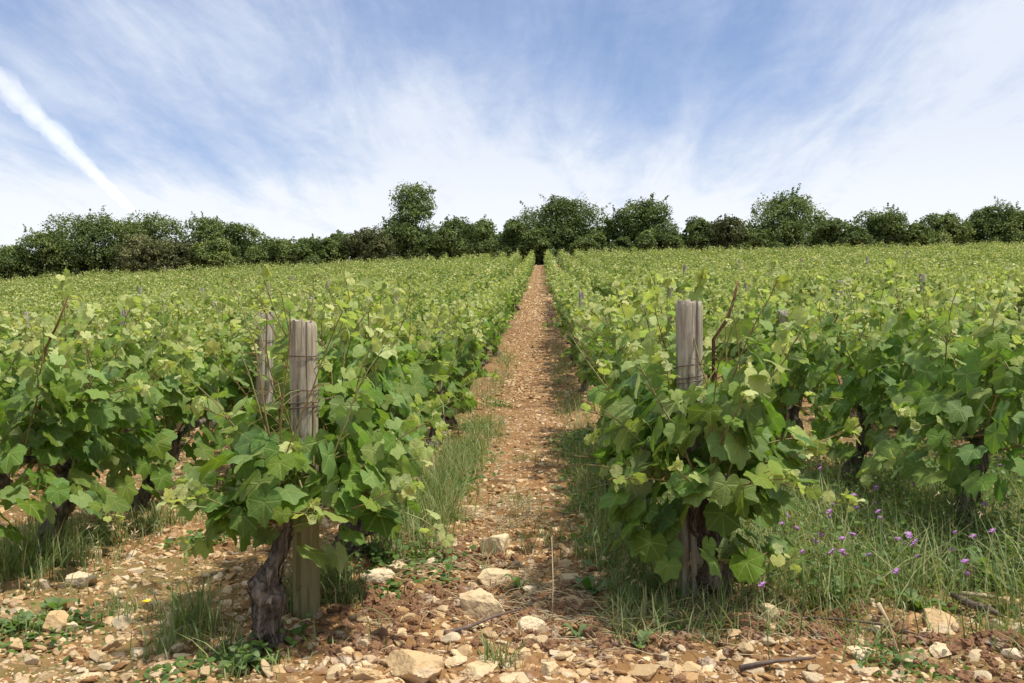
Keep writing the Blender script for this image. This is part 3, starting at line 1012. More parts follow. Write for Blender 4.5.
# the thousands of vines farther up the slope (and just outside the frame): one mass
rg = np.random.default_rng(88)
mass = []
RP = np.array([(c[1], c[0]) for c in rest])
for lo, hi, nl, sz, LT, zn in ((-5, 24, 170, .054, LT1, 0), (24, 42, 150, .056, LT2, 0), (42, 90, 120, .064, LT2, 0)):
    s = (RP[:, 1] >= lo) & (RP[:, 1] < hi)
    B = RP[s]
    if not len(B): continue
    B = np.repeat(B, nl, 0); n = len(B)
    f = rg.random(n)                                   # height up the shoot
    wx = 0.085 + 0.05 * np.sin(f * PI); tall = 1 + .42 * np.clip((B[:, 1] - 22) / 40, 0, 1)
    x = B[:, 0] + rg.normal(0, 1, n) * wx * np.where(np.abs(B[:, 0] + .1) < .8, .8, 1.0); y = B[:, 1] + rg.uniform(-.48, .48, n)
    vig = hashn(np.round(B[:, 0] * 50), np.round(B[:, 1] * 50), 0 * B[:, 0], 5); bump = 0.12 * fbm(x * 2.1, y * 2.1, seed=12, octv=3) + .24 * (vig - .5) + .10 * fbm(x * .25, y * .25, seed=19, octv=2)
    z = zg(x, y) + 0.22 + f * (0.56 + bump) * tall + (rg.random(n) < .07) * rg.uniform(0, .2, n)
    az = rg.uniform(0, 2 * PI, n); out = unit(np.stack([np.cos(az) + np.sign(x - B[:, 0]) * .5, np.sin(az), 0 * az], -1))
    pitch = rg.uniform(-1.15, .15, n)[:, None]
    D = out * np.cos(pitch) + np.array([0, 0, 1.0]) * np.sin(pitch)
    N = np.array([0, 0, 1.0]) * np.cos(pitch) - out * np.sin(pitch) + rg.normal(0, .4, (n, 3))
    S = sz * rg.uniform(.7, 1.2, n) * (1.1 - .5 * f ** 2)
    A = np.clip(.12 + .55 * f ** 2 + rg.normal(0, .17, n) + (rg.random(n) < .07) * .6 + .22 * (hashn(np.round(B[:, 0] * 50), np.round(B[:, 1] * 50), 0 * B[:, 0], 8) - .5), 0, 1)
    mass.append(build_leaves(np.stack([x, y, z], -1), D, N, S, A, LT, rg))
V, Fa = join([(m[0], m[1]) for m in mass])
att = {k: ('FLOAT_VECTOR', np.concatenate([m[2][k][1] for m in mass])) for k in ('leaf', 'blade')}
# their trunks
T, FT = tube(np.array([(0, 0, -.05), (.02, .01, .12), (-.01, 0, .25), (0, 0, .42)]), [.045, .035, .03, .018], 5)
P = np.stack([RP[:, 0], RP[:, 1], zg(RP[:, 0], RP[:, 1])], -1)
Vt, Ft = place(T, FT, rotm(len(P), rg, .12), P)
nl_, nt_ = len(Fa), len(Ft)
Va, Fb = join([(V, Fa), (Vt, Ft)])
for k in att:
    att[k] = ('FLOAT_VECTOR', np.concatenate([att[k][1], np.zeros((len(Vt), 3))]))
o = new_mesh('distant_grapevines', Va, Fb, [M_FAR, M_BARK], attrs=att, mi=np.concatenate([np.zeros(nl_), np.ones(nt_)]))
tag(o, 'yellow-green rows of distant vines merging up the slope below the hedge', 'vineyard', kind='stuff')

# ------------------------------------------------------------------ posts
def post_mesh(h, w, seed, k=30, n=26):
    rg = np.random.default_rng(seed)
    ang = np.arange(k) * 2 * PI / k
    sq = 1 / (np.abs(np.cos(ang)) ** 4 + np.abs(np.sin(ang)) ** 4) ** .25     # squarish with soft corners
    groove = 1 - 0.09 * (rg.random(k) < .15) - 0.022 * rg.random(k)
    zz = np.concatenate([np.linspace(-.08, h - .02, n - 2), [h - .006, h]])
    V = []
    for i, z in enumerate(zz):
        r = w / 2 * sq * groove * (1 + .03 * vnoise(ang * 1.3, ang * 0 + z * 6, seed=seed)) * (1 + .03 * math.sin(z * 5 + seed))
        if i == n - 2: r = r * .97
        if i == n - 1: r = r * .88
        V.append(np.stack([np.cos(ang) * r, np.sin(ang) * r, z + (0.5 * w * .12 * np.cos(ang + seed) + rg.normal(0, .0028, k) if i >= n - 3 else 0 * ang)], -1))
    V = np.concatenate(V)
    i = np.arange(n - 1)[:, None] * k; j = np.arange(k)[None]; j2 = (j + 1) % k
    Q = np.stack([i + j, i + j2, i + k + j2, i + k + j], -1).reshape(-1, 4)
    V = np.concatenate([V, [[0, 0, h - .002]]])
    cap = np.stack([(n - 1) * k + np.arange(k), (n - 1) * k + (np.arange(k) + 1) % k, np.full(k, n * k)], -1)
    return V, [Q, cap]


def wire_coil(z, w, turns, seed, r=.0016):
    t = np.linspace(0, turns * 2 * PI, int(turns * 20))
    rg = np.random.default_rng(seed)
    rad = w / 2 * 1.10
    sq = 1 / (np.abs(np.cos(t)) ** 4 + np.abs(np.sin(t)) ** 4) ** .25
    zz = z + np.linspace(0, .012 * turns, len(t)) + .004 * np.sin(t * 1.0 + seed)
    p = np.stack([np.cos(t) * rad * sq, np.sin(t) * rad * sq, zz], -1)
    return tube(p, r, 5)


def post(x, y, ztop, w, mat, label, seed, tilt=(0, 0), ties=(), grp='wooden posts standing in the vine rows'):
    g = float(zt(x, y))
    h = ztop - g
    e = empty('wooden_post', (x, y, g))
    e.rotation_euler = (tilt[0], tilt[1], 0)
    V, Q = post_mesh(h, w, seed)
    new_mesh('post', V, Q, mat, e, smooth=True).data.set_sharp_from_angle(angle=R(35))
    for q, (z, tn) in enumerate(ties):
        Vw, Fw = wire_coil(z, w, tn, seed + q)
        new_mesh('wire_tie', Vw, Fw, M_WIRE, e)
    tag(e, label, 'post', grp)
    return e


post(-0.60, 2.40, CZ + (341.5 - 321) / F * 2.40, .066, M_POST_L, 'nearest wooden post left of the path with wire wound round it', 3, (R(.5), R(-.6)),
     ties=((.52, 2.2), (.565, 1.4), (.655, 1.2)))
post(0.392, 2.46, CZ + (341.5 - 302) / F * 2.46, .068, M_POST, 'nearest wooden post right of the path with thin wire round its middle', 8, (R(.8), R(-.8)),
     ties=((.545, 2.1), (.585, 1.1)))
post(-1.34, 4.50, CZ + (341.5 - 312) / F * 4.50, .074, M_POST, 'grey wooden post in the second row, just left of the nearest left one', 12, (0, R(1.0)), ties=((.7, 1.2),))

FARP = [(195, 276), (203, 288), (245, 280), (218, 313), (141, 289), (122, 315), (29, 320), (292, 276), (328, 281), (312, 302), (269, 285), (165, 266),
        (584, 294), (669, 287), (440, 337), (399, 299), (349, 257), (801, 260), (821, 258), (867, 257), (840, 281), (922, 279), (1013, 276), (786, 326),
        (958, 318), (686, 265), (750, 288), (907, 252), (740, 260)]
FORCE = {(958, 318): 5.4, (786, 326): 6.2, (440, 337): 5.8, (669, 287): 11, (584, 294): 9.5, (1013, 276): 16}
words = {245: 'pale fresh-looking orange-tan stake standing out among far vines on the left', 958: 'grey post in the leaves near the right edge, beneath the hedge end',
         440: 'short grey post top between the first two rows left of the path', 584: 'grey post top in the first row right of the path, far up',
         786: 'grey post top in the second row right of the path, half hidden by leaves', 669: 'grey post top behind and left of the nearest right post',
         29: 'dim grey post top near the left edge among leaves', 1013: 'grey post top touching the right edge, far up the rows',
         218: 'thin grey post top left of the second-row post', 203: 'taller grey post right below the left hedge, beside a thin stake',
         195: 'thin tan stake just above the taller grey post below the left hedge', 399: 'grey post top left of the path where the rows begin to merge',
         349: 'tiny grey post top close below the hedge, left of the tall tree', 840: 'grey post top by itself on the slope right of the nearest right post',
         801: 'distant thin post left of a pair just below the round bush on the right', 821: 'distant thin post right of a pair just below the round bush on the right',
         922: 'grey post top right of the dense dark vine clump on the right slope'}
for q, (px, py) in enumerate(FARP):
    best = None
    for r in range(-45, 45):
        X = XR + r
        # where the sight line crosses this row
        d = ray(px, py)
        if abs(d[0]) < 1e-4 or X / d[0] < 3: continue
        t = X / d[0]; Y = d[1] * t
        if Y > 62 or (Y < 9 and (px, py) not in FORCE): continue
        h = CZ + d[2] * t - float(zg(X, Y))
        hw = .95 + .3 * min(1, max(0, (Y - 22) / 40)); c = -Y if abs(h - hw) < .12 else 50 + abs(h - hw)
        if (px, py) in FORCE:
            c = abs(Y - FORCE[(px, py)])
        if best is None or c < best[0]: best = (c, X, Y, h)
    if best is None or not (.6 < best[3] < 1.35): 
        continue
    _, X, Y, h = best
    h = max(h, .74 if (px, py) in FORCE else .9 + .3 * min(1, max(0, (Y - 22) / 40)))
    mt = M_POST_NEW if px in (245, 195) else M_POST
    post(X, Y, float(zt(X, Y)) + h, .045 if px in (245, 195, 801, 821) else (.055 if (px, py) in FORCE else .08), mt,
         words.get(px, 'small weathered post top showing above the far vine leaves on the %s slope' % ('left' if px < 541 else 'right')), 20 + q,
         (R(np.random.default_rng(q).normal() * 1.5), R(np.random.default_rng(q + 50).normal() * 1.5)),
         grp='wooden posts standing in the vine rows' if px in words else ('faint far posts on the left slope' if px < 541 else 'faint far posts on the right slope'))

# trellis wires through the two rows beside the path
for X, s in ((-0.60, 'left'), (0.395, 'right')):
    yy = np.linspace(2.42, 30, 60)
    for hh, nm in ((.56, 'upper'), (.38, 'lower')):
        p = np.stack([np.full(60, X + .045), yy, zg(np.full(60, X), yy) + hh - .01 * np.abs(np.sin((yy - 2.42) * .6))], -1)
        Vw, Fw = tube(p, .0014, 4)
        tag(new_mesh('trellis_wire', Vw, Fw, M_WIRE), f'{nm} rusty trellis wire through the first row {s} of the path', 'wire')

# ------------------------------------------------------------------ grass
def blades(cx, cy, n, hmin, hmax, spread, seed, dry=0.15, w=(.0009, .0024), lean=.55):
    rg = np.random.default_rng(seed)
    k = rg.integers(len(cx), size=n)
    x = np.asarray(cx)[k] + rg.normal(0, spread, n); y = np.asarray(cy)[k] + rg.normal(0, spread, n)
    h = rg.uniform(hmin, hmax, n); z = zt(x, y) - .01
    az = rg.uniform(0, 2 * PI, n); dr = np.stack([np.cos(az), np.sin(az), 0 * az], -1)
    side = np.stack([-np.sin(az + rg.normal(0, .5, n)), np.cos(az), 0 * az], -1)
    ln = np.abs(rg.normal(0, lean, n)) + .08; ww = rg.uniform(*w, n)
    B = np.stack([x, y, z], -1)
    Vs = []
    for f in (0, .35, .7, 1.0):
        c = B + dr * (ln * h * f ** 2)[:, None] + np.stack([0 * h, 0 * h, h * (f - .25 * np.minimum(ln, 1.2) * f ** 2)], -1)
        if f < 1:
            q = side * (ww * (1 - .45 * f))[:, None]
            Vs += [c - q, c + q]
        else:
            Vs.append(c)
    V = np.stack(Vs, 1).reshape(-1, 3)
    FT = np.array([(0, 1, 3), (0, 3, 2), (2, 3, 5), (2, 5, 4), (4, 5, 6)])
    Fa = (FT[None] + (np.arange(n) * 7)[:, None, None]).reshape(-1, 3)
    age = np.where(rg.random(n) < dry, rg.uniform(.7, 1, n), rg.uniform(0, .5, n))
    A = np.repeat(np.stack([age, rg.random(n), rg.random(n)], -1), 7, 0)
    return V, Fa, A


def tufts(n, x0, x1, y0, y1, seed, th=-9):
    rg = np.random.default_rng(seed)
    x = rg.uniform(x0, x1, n); y = rg.uniform(y0, y1, n)
    s = fbm(x * 2.2, y * 2.2, seed=seed, octv=2) > th
    return x[s], y[s]


GR = []
a = tufts(130, -.52, -.32, 2.9, 6.5, 1); GR.append(blades(*a, 1500, .03, .17, .05, 1, .3))
a = tufts(110, -.50, -.34, 2.9, 5.0, 21); GR.append(blades(*a, 700, .10, .25, .03, 2, .3))
a = tufts(150, .16, .36, 2.35, 5.5, 3); GR.append(blades(*a, 3200, .03, .13, .04, 3, .35))
a = tufts(520, .30, 2.6, 2.42, 4.6, 4, -.5); GR.append(blades(*a, 26000, .03, .14, .06, 4, .38))
a = tufts(120, .45, 2.2, 2.35, 3.4, 24); GR.append(blades(*a, 2600, .10, .25, .05, 5, .45, lean=.8))
a = tufts(50, .18, .62, 2.16, 2.42, 25); GR.append(blades(*a, 500, .03, .12, .03, 6, .5, lean=.9))
for q_ in range(26):
    rx_ = np.random.default_rng(900 + q_); a = tufts(5, *((-.52, -.30) if q_ % 2 else (.14, .34)), 2.6 + q_ * .35, 3.2 + q_ * .35, 930 + q_); GR.append(blades(*a, 110, .03, rx_.uniform(.08, .2), .05, 960 + q_, .3))
for px, py, n, hh, sp in ((190, 640, 200, .19, .035), (165, 655, 70, .14, .03), (225, 655, 70, .12, .03), (300, 612, 130, .16, .03), (20, 575, 500, .22, .08), (50, 545, 400, .2, .08),
                          (75, 560, 160, .14, .04), (110, 540, 160, .14, .05), (120, 620, 90, .10, .04), (500, 668, 60, .10, .018), (640, 600, 200, .12, .03), (330, 585, 220, .14, .03),
                          (260, 668, 40, .08, .04), (160, 525, 200, .14, .05), (205, 505, 160, .12, .05), (705, 640, 60, .07, .04), (1010, 640, 60, .08, .04), (870, 640, 70, .07, .05),
                          (345, 600, 150, .12, .03), (625, 640, 40, .10, .02), (10, 640, 60, .1, .05)):
    x, y = hit(px, py)
    GR.append(blades([x], [y], n, hh * .4, hh, sp, int(px + py), .2))
for X in (XL - 1, XL - 2, XR + 1, XR + 2, XL, XR):
    a = tufts(150, X - .2, X + .2, 2.6, 13, int(40 + X * 7)); GR.append(blades(*a, 1700, .03, .13, .06, int(60 + X * 5), .35))
a = tufts(400, -2.2, .4, 1.9, 6, 77, .2); GR.append(blades(*a, 1200, .03, .10, .03, 78, .35))
a = tufts(260, .3, 3, 1.9, 2.5, 79, -.1); GR.append(blades(*a, 1500, .03, .10, .03, 79, .35))
V, Fa = join([(g[0], g[1]) for g in GR])
o = new_mesh('grass', V, Fa, M_GRASS, attrs={'leaf': ('FLOAT_VECTOR', np.concatenate([g[2] for g in GR]))})
tag(o, 'green and straw-coloured grass along the vine rows and on the right', 'grass', kind='stuff')

# small-leaved ground cover
def cover(cx, cy, n, zmax, spread, seed, s=(.006, .016)):
    rg = np.random.default_rng(seed)
    k = rg.integers(len(cx), size=n)
    x = np.asarray(cx)[k] + rg.normal(0, spread, n); y = np.asarray(cy)[k] + rg.normal(0, spread, n)
    z = zt(x, y) + rg.uniform(.005, 1, n) * zmax * rg.random(n)
    az = rg.uniform(0, 2 * PI, n)
    D = np.stack([np.cos(az), np.sin(az), rg.normal(0, .4, n)], -1)
    N = np.array([0, 0, 1.0]) + rg.normal(0, .45, (n, 3))
    return build_leaves(np.stack([x, y, z], -1), D, N, rg.uniform(*s, n), rg.uniform(0, .8, n), LT2, rg)


CV = []
a = tufts(500, .32, 2.7, 2.42, 4.8, 14, -.6); CV.append(cover(*a, 32000, .17, .06, 1, (.005, .013)))
a = tufts(110, .14, .36, 2.5, 6, 15, -.3); CV.append(cover(*a, 4500, .07, .05, 2))
a = tufts(90, -.54, -.32, 2.6, 8, 16, -.3); CV.append(cover(*a, 3200, .09, .05, 3))
for px, py, n, zm, sp, s in ((20, 640, 320, .05, .09, (.006, .014)), (60, 625, 160, .04, .06, (.006, .013)), (245, 662, 170, .05, .035, (.008, .016)), (285, 640, 120, .05, .04, (.006, .013)),
                          (370, 555, 420, .06, .06, (.008, .016)), (900, 662, 240, .05, .05, (.005, .010)), (680, 630, 90, .03, .04, (.006, .012)), (200, 545, 260, .05, .05, (.008, .018)),
                          (390, 595, 90, .03, .03, (.006, .014)), (180, 670, 120, .03, .05, (.006, .014)), (10, 560, 350, .1, .08, (.01, .02))):
    x, y = hit(px, py); CV.append(cover([x], [y], n, zm, sp, int(px), s))
V, Fa = join([(c[0], c[1]) for c in CV])
o = new_mesh('low_weeds', V, Fa, M_WEED, attrs={k: ('FLOAT_VECTOR', np.concatenate([c[2][k][1] for c in CV])) for k in ('leaf', 'blade')})
tag(o, 'low small-leaved weeds matting the soil at the foot of the rows', 'weeds', kind='stuff')

# straw, rootlets and clippings on the path
rg = np.random.default_rng(91)
n = 1500
x = rg.uniform(-.5, .35, n); y = rg.uniform(2.0, 7, n)
cl_ = rg.integers(0, 5, n)
cxy = np.array([hit(510, 512), hit(530, 600), hit(600, 600), hit(700, 610), hit(420, 560)])
sel = rg.random(n) < .75
x = np.where(sel, cxy[cl_, 0] + rg.normal(0, .11, n), x); y = np.where(sel, cxy[cl_, 1] + rg.normal(0, .16, n), y)
L = rg.uniform(.02, .11, n); az = rg.uniform(0, PI, n)
M = np.zeros((n, 3, 3)); M[:, :, 0] = np.stack([np.cos(az), np.sin(az), rg.normal(0, .12, n)], -1) * L[:, None]
M[:, :, 1] = np.stack([-np.sin(az), np.cos(az), 0 * az], -1) * .0011; M[:, :, 2] = np.array([0, 0, .0011])
T, FT = tube(np.array([(-.5, 0, 0), (-.2, 0, 3), (.2, 4, 4), (.5, 0, 1)], float), [.01, .01, .01, .01], 3)
tt = np.array([(-.5, 0, 0), (-.17, 5, 3), (.17, 4, 5), (.5, -3, 1)], float)
Vt = []
for p_ in tt:
    for ang in (0, 2.1, 4.2):
        Vt.append(p_ + [0, math.cos(ang), math.sin(ang)])
i = np.arange(3)[:, None] * 3; j = np.arange(3)[None]; j2 = (j + 1) % 3
Q = np.stack([i + j, i + j2, i + 3 + j2, i + 3 + j], -1).reshape(-1, 4)
V, Fa = place(np.array(Vt), Q, M, np.stack([x, y, zt(x, y) + .008], -1))
tag(new_mesh('straw_litter', V, Fa, M_STRAW), 'dry straw and rootlets scattered over the path soil', 'straw', kind='stuff')

# ------------------------------------------------------------------ seeding grasses (brome) as countable tufts
def brome(x, y, seed, n, h, label):
    rg = np.random.default_rng(seed)
    e = empty('brome_grass', (x, y, float(zt(x, y))))
    st, hd = [], []
    for k in range(n):
        az = rg.uniform(0, 6.28); d = unit(np.array([math.cos(az) * .35, math.sin(az) * .35, 1.0]))
        p = np.array([rg.normal(0, .015), rg.normal(0, .015), -.01]); pts = [p]
        hh = h * rg.uniform(.6, 1.1)
        for q in range(8):
            d = unit(d + np.array([math.cos(az), math.sin(az), -.25]) * .055 * q * .6); p = p + d * hh / 8; pts.append(p)
        pts = np.array(pts); st.append(tube(pts, np.linspace(.0012, .0006, 9), 3, cap=False))
        for q in range(9):
            b = pts[-1] + (pts[-3] - pts[-1]) * q / 8
            dr = unit(d + rg.normal(0, .5, 3) + [0, 0, -.5]); s = rg.uniform(.016, .03)
            sd = unit(np.cross(dr, [0.3, .2, 1])) * .0018
            w_ = np.array([b, b + dr * s * .5 - sd, b + dr * s, b + dr * s * .5 + sd])
            hd.append((w_, np.array([(0, 1, 2), (0, 2, 3)])))
    V, Fa = join(st); new_mesh('stems', V, Fa, M_STEM, e)
    V, Fa = join(hd); new_mesh('seed_heads', V, Fa, M_STRAW, e, smooth=False)
    tag(e, label, 'grass tuft', 'seeding grass tufts at the foot of the rows')


for q, (px, py, n, h, lab) in enumerate([
        (630, 470, 9, .24, 'pale seeding grass tuft leaning on the path side of the right vine'), (660, 530, 9, .30, 'pale feathery seed heads standing against the right vine above its trunk'),
        (690, 598, 12, .17, 'drooping green-white oat grass at the foot of the right vine'), (650, 600, 10, .15, 'drooping oat grass left of the right vine, by the path'),
        (985, 560, 10, .26, 'tall oat grass with drooping heads near the right edge under the vines'), (950, 560, 8, .22, 'oat grass tuft left of the tallest one near the right edge'),
        (745, 585, 7, .15, 'small oat grass tuft right of the right vine foot'), (120, 560, 7, .18, 'arching dry grass tuft between the two left rows')]):
    x, y = hit(px, py); brome(x, y, 700 + q, n, h, lab)

# ------------------------------------------------------------------ broad-leaved weeds
def rosette(x, y, seed, n, L, label, up=.6, wd=.22):
    rg = np.random.default_rng(seed)
    e = empty('broadleaf_weed', (x, y, float(zt(x, y))))
    out = []; A = []
    for k in range(n):
        az = k * 2.4 + rg.normal(0, .3); l = L * rg.uniform(.6, 1.1); u = up * rg.uniform(.4, 1.3)
        dr = np.array([math.cos(az), math.sin(az), 0]); sd = np.array([-math.sin(az), math.cos(az), 0])
        V = []
        for f in np.linspace(0, 1, 7):
            c = dr * l * f * (1 - .2 * f) + np.array([0, 0, l * (u * 1.6 * f - u * 1.1 * f * f)])
            w = l * wd * math.sin(PI * min(1, f * .85 + .06)) ** .8 * (1 + .12 * (rg.random() - .5))
            V += [c - sd * w + [0, 0, w * .35], c, c + sd * w + [0, 0, w * .35]]
        V = np.array(V); Fq = []
        for q in range(6):
            b = q * 3; Fq += [(b, b + 1, b + 4), (b, b + 4, b + 3), (b + 1, b + 2, b + 5), (b + 1, b + 5, b + 4)]
        out.append((V, np.array(Fq))); A.append(np.tile([rg.uniform(.1, .8), rg.random(), rg.random()], (len(V), 1)))
    V, Fa = join(out)
    new_mesh('leaves', V, Fa, M_WEED, e, attrs={'leaf': ('FLOAT_VECTOR', np.concatenate(A))})
    Vs, Fs = tube(np.array([(0, 0, -.02), (0, 0, .01), (.002, 0, L * .35)]), [.004, .003, .002], 5)
    new_mesh('stem', Vs, Fs, M_STEM, e)
    tag(e, label, 'weed', 'broad-leaved weeds in the rubble')


for q, (px, py, n, L, up, lab) in enumerate([
        (628, 612, 6, .085, 1.0, 'broad-leaved weed with paddle leaves right of the path'), (590, 596, 6, .085, 1.1, 'upright weed with long dark leaves between path and right vine'),
        (448, 582, 3, .07, .7, 'single bright green leaf weed left of the flat tan wedge'), (519, 590, 5, .05, 1.2, 'small toothed weed standing beside the flat tan wedge stone'),
        (640, 650, 4, .05, 1.0, 'small weed sprouting from rubble right of the dry stalk'), (578, 640, 5, .05, .9, 'low weed directly below the tall pale dry stalk'),
        (720, 590, 6, .07, 1.2, 'dock-like weed at the right vine foot'), (55, 612, 7, .07, .7, 'green rosette beside the whitish stone at the left edge'),
        (15, 628, 8, .08, .6, 'wide green rosette at the very left edge'), (240, 670, 6, .06, .8, 'green rosette in front of the gnarled trunk'),
        (838, 600, 7, .09, 1.0, 'tall narrow-leaved weed in the grass, middle right'), (990, 585, 7, .10, 1.2, 'large upright leafy weed near the right edge'),
        (920, 612, 8, .07, .9, 'bushy bright green weed at the grass edge on the right')]):
    x, y = hit(px, py); rosette(x, y, 800 + q, n, L, lab, up)

# ------------------------------------------------------------------ flowers
FL = [(953, 448), (997, 458), (973, 466), (938, 480), (909, 480), (891, 483), (872, 476), (876, 490), (854, 496), (839, 457), (863, 449), (832, 505), (788, 516), (802, 552),
      (844, 554), (769, 555), (762, 585), (917, 557), (952, 550), (965, 562), (816, 543), (922, 475), (899, 465), (776, 431), (803, 428), (818, 428), (940, 468), (870, 455),
      (914, 486), (1007, 468), (880, 520), (985, 505), (820, 470), (556, 425), (720, 575)]
rf = np.random.default_rng(33)
FL += [(int(a), int(b)) for a, b in zip(rf.uniform(770, 1015, 34), rf.uniform(440, 575, 34))]
FLAB = {1: 'purple flower highest at right, standing against the dark vine leaves', 14: 'brightest pink-purple flower low in the grass right of the vine', 16: 'low purple flower nearest the bare strip by the right vine foot',
        12: 'purple flower just right of the right vine leaves', 33: 'pink flower on the path edge among low weeds', 17: 'lone purple flower low in the grass towards the right',
        13: 'purple flower low in the grass, left of the brightest one'}
rg = np.random.default_rng(12)
for q, (px, py) in enumerate(FL):
    hh = rg.uniform(.10, .20) if px > 700 else .05
    x, y = hit(px, py, hh)
    g = float(zt(x, y)); e = empty('purple_flower', (x, y, g))
    p = np.array([(rg.normal(0, .02), rg.normal(0, .02), -.01), (rg.normal(0, .008), 0, hh * .5), (0, 0, hh)])
    V, Fa = tube(p, [.0014, .0011, .001], 4); new_mesh('stem', V, Fa, M_STEM, e)
    Vp, Fp = [], []
    npet = 9; rr = rg.uniform(.006, .0115); tl = rg.normal(0, .35, 2)
    for k in range(npet):
        a = k * 2 * PI / npet; dr = np.array([math.cos(a), math.sin(a), 0]); sd = np.array([-math.sin(a), math.cos(a), 0])
        dz = tl[0] * dr[0] + tl[1] * dr[1]
        b = len(Vp) * 1
        Vp += [np.array([0, 0, hh]), np.array([0, 0, hh]) + dr * rr * .7 - sd * rr * .3 + [0, 0, dz * rr * .7 + .003], np.array([0, 0, hh + dz * rr + .002]) + dr * rr, np.array([0, 0, hh]) + dr * rr * .7 + sd * rr * .3 + [0, 0, dz * rr * .7 + .003]]
        Fp += [(b, b + 1, b + 2), (b, b + 2, b + 3)]
    v, f = ICO[1]
    Vc = v * [.004, .004, .005] + [0, 0, hh - .001]
    V, Fa = join([(np.array(Vp), np.array(Fp)), (Vc, f)])
    new_mesh('blossom', V, Fa, M_PETAL, e, smooth=False)
    tag(e, FLAB.get(q, 'small purple flower on a thin stem in the grass under the right rows'), 'flower', 'purple wildflowers' if q in FLAB else 'scattered purple flowers in the right-hand grass')

x, y = hit(147, 603, .05)
e = empty('yellow_flower', (x, y, float(zt(x, y))))
V, Fa = tube(np.array([(0, 0, -.01), (.003, 0, .03), (0, 0, .05)]), .0013, 4); new_mesh('stem', V, Fa, M_STEM, e)
Vp, Fp = [], []
for k in range(12):
    a = k * PI / 6; b = len(Vp); dr = np.array([math.cos(a), math.sin(a), 0]) * .013; sd = np.array([-math.sin(a), math.cos(a), 0]) * .0035
    Vp += [np.array([0, 0, .05]), dr * .7 - sd + [0, 0, .056], dr + [0, 0, .055], dr * .7 + sd + [0, 0, .056]]; Fp += [(b, b + 1, b + 2), (b, b + 2, b + 3)]
new_mesh('blossom', np.array(Vp), np.array(Fp), M_YPETAL, e, smooth=False)
tag(e, 'single yellow flower low among the stones on the left', 'flower')

# ------------------------------------------------------------------ sticks, dry stalk, bare canes, snail
def stick(name, pts, r, mat, label, cat, side=None, k=7, lump=.2):
    V, Fa = tube(np.array(pts), r, k, lump=lump, seed=4, lf=30)
    o = new_mesh(name, V, Fa, mat)
    tag(o, label, cat)
    return o


def gp(px, py, h=0.0):
    x, y = hit(px, py)
    return np.array([x, y, float(zt(x, y)) + h])


a = gp(552, 628); b = a + [0.0, .06, .205]
stick('dry_stalk', [a - [0, 0, .01], a + (b - a) * .5 + [.003, 0, 0], b], [.0016, .0013, .0008], M_STRAW, 'thin pale dry stalk standing upright in the right half of the path', 'stalk')
stick('dead_twig', [gp(445, 640, .01), gp(470, 634, .018), gp(492, 628, .02), gp(520, 618, .016)], [.005, .0045, .004, .002], M_DEAD, 'thin brown twig lying below the blocky stone', 'twig')
stick('dead_twig', [gp(248, 640, .01), gp(262, 655, .015), gp(240, 668, .01)], [.003, .003, .002], M_DEAD, 'thin grey twig at the foot of the gnarled trunk', 'twig')
stick('dead_branch', [gp(952, 606, .03), gp(962, 616, .035), gp(975, 620, .03), gp(990, 622, .025), gp(1002, 624, .015)], [.006, .011, .010, .009, .004], M_DEAD, 'dark forked dead branch lying at the grass edge on the right', 'branch')
stick('dead_branch', [gp(958, 607, .035), gp(980, 611, .04), gp(998, 610, .03)], [.006, .007, .005], M_STRAW, 'pale stripped branch resting above the dark forked one', 'branch')
stick('dead_twig', [gp(800, 622, .01), gp(840, 628, .015), gp(880, 632, .012), gp(925, 642, .01)], [.003, .003, .003, .002], M_DEAD, 'long thin twig along the edge of the grass on the right', 'twig')
stick('dead_twig', [gp(740, 676, .01), gp(775, 672, .018), gp(812, 668, .014)], [.006, .005, .003], M_DEAD, 'short thick dark twig at the bottom edge, lower right', 'twig')
a = gp(903, 668); stick('dry_stalk', [a, a + [-.02, .03, .09], a + [-.035, .05, .12]], [.002, .002, .006], M_STRAW, 'short pale broken stalk leaning in the rubble at lower right', 'stalk')
# long bare brown canes
for pts, lab in (([(-1.62, 3.0, .62), (-1.60, 3.0, .72), (-1.56, 3.0, .80), (-1.525, 3.0, .89)], 'bare brown cane rising above the leaves at the left edge'),
                 ([(.50, 2.75, .68), (.54, 2.75, .74), (.56, 2.75, .80), (.57, 2.75, .85)], 'bent green-brown cane rising behind the nearest right post')):
    P = np.array(pts); P[:, 2] += float(zg(P[0, 0], P[0, 1]))
    P = np.concatenate([[[P[0, 0], P[0, 1], P[0, 2] - .3]], P])
    stick('bare_cane', P, [.005, .005, .0045, .004, .0025], M_CANE, lab, 'cane', k=6, lump=.1)
# small white snail on the foot of the right vine
x, y = hit(712, 572)
tt_ = np.linspace(0, 5 * PI, 60)
rr_ = .0085 * (1 - tt_ / (5.6 * PI))
P = np.stack([np.cos(tt_) * rr_, tt_ * .0002, np.sin(tt_) * rr_], -1)
V, Fa = tube(P, rr_ * .55 + .0006, 8)
o = new_mesh('snail_shell', V, Fa, M_SHELL); o.location = (x, y - .03, float(zt(x, y)) + .03)
tag(o, 'tiny whitish coiled snail shell at the foot of the right vine', 'snail shell')

# ------------------------------------------------------------------ trees and hedge beyond the vineyard
def sky_z(py, Y):
    return CZ + (341.5 - py) / F * Y


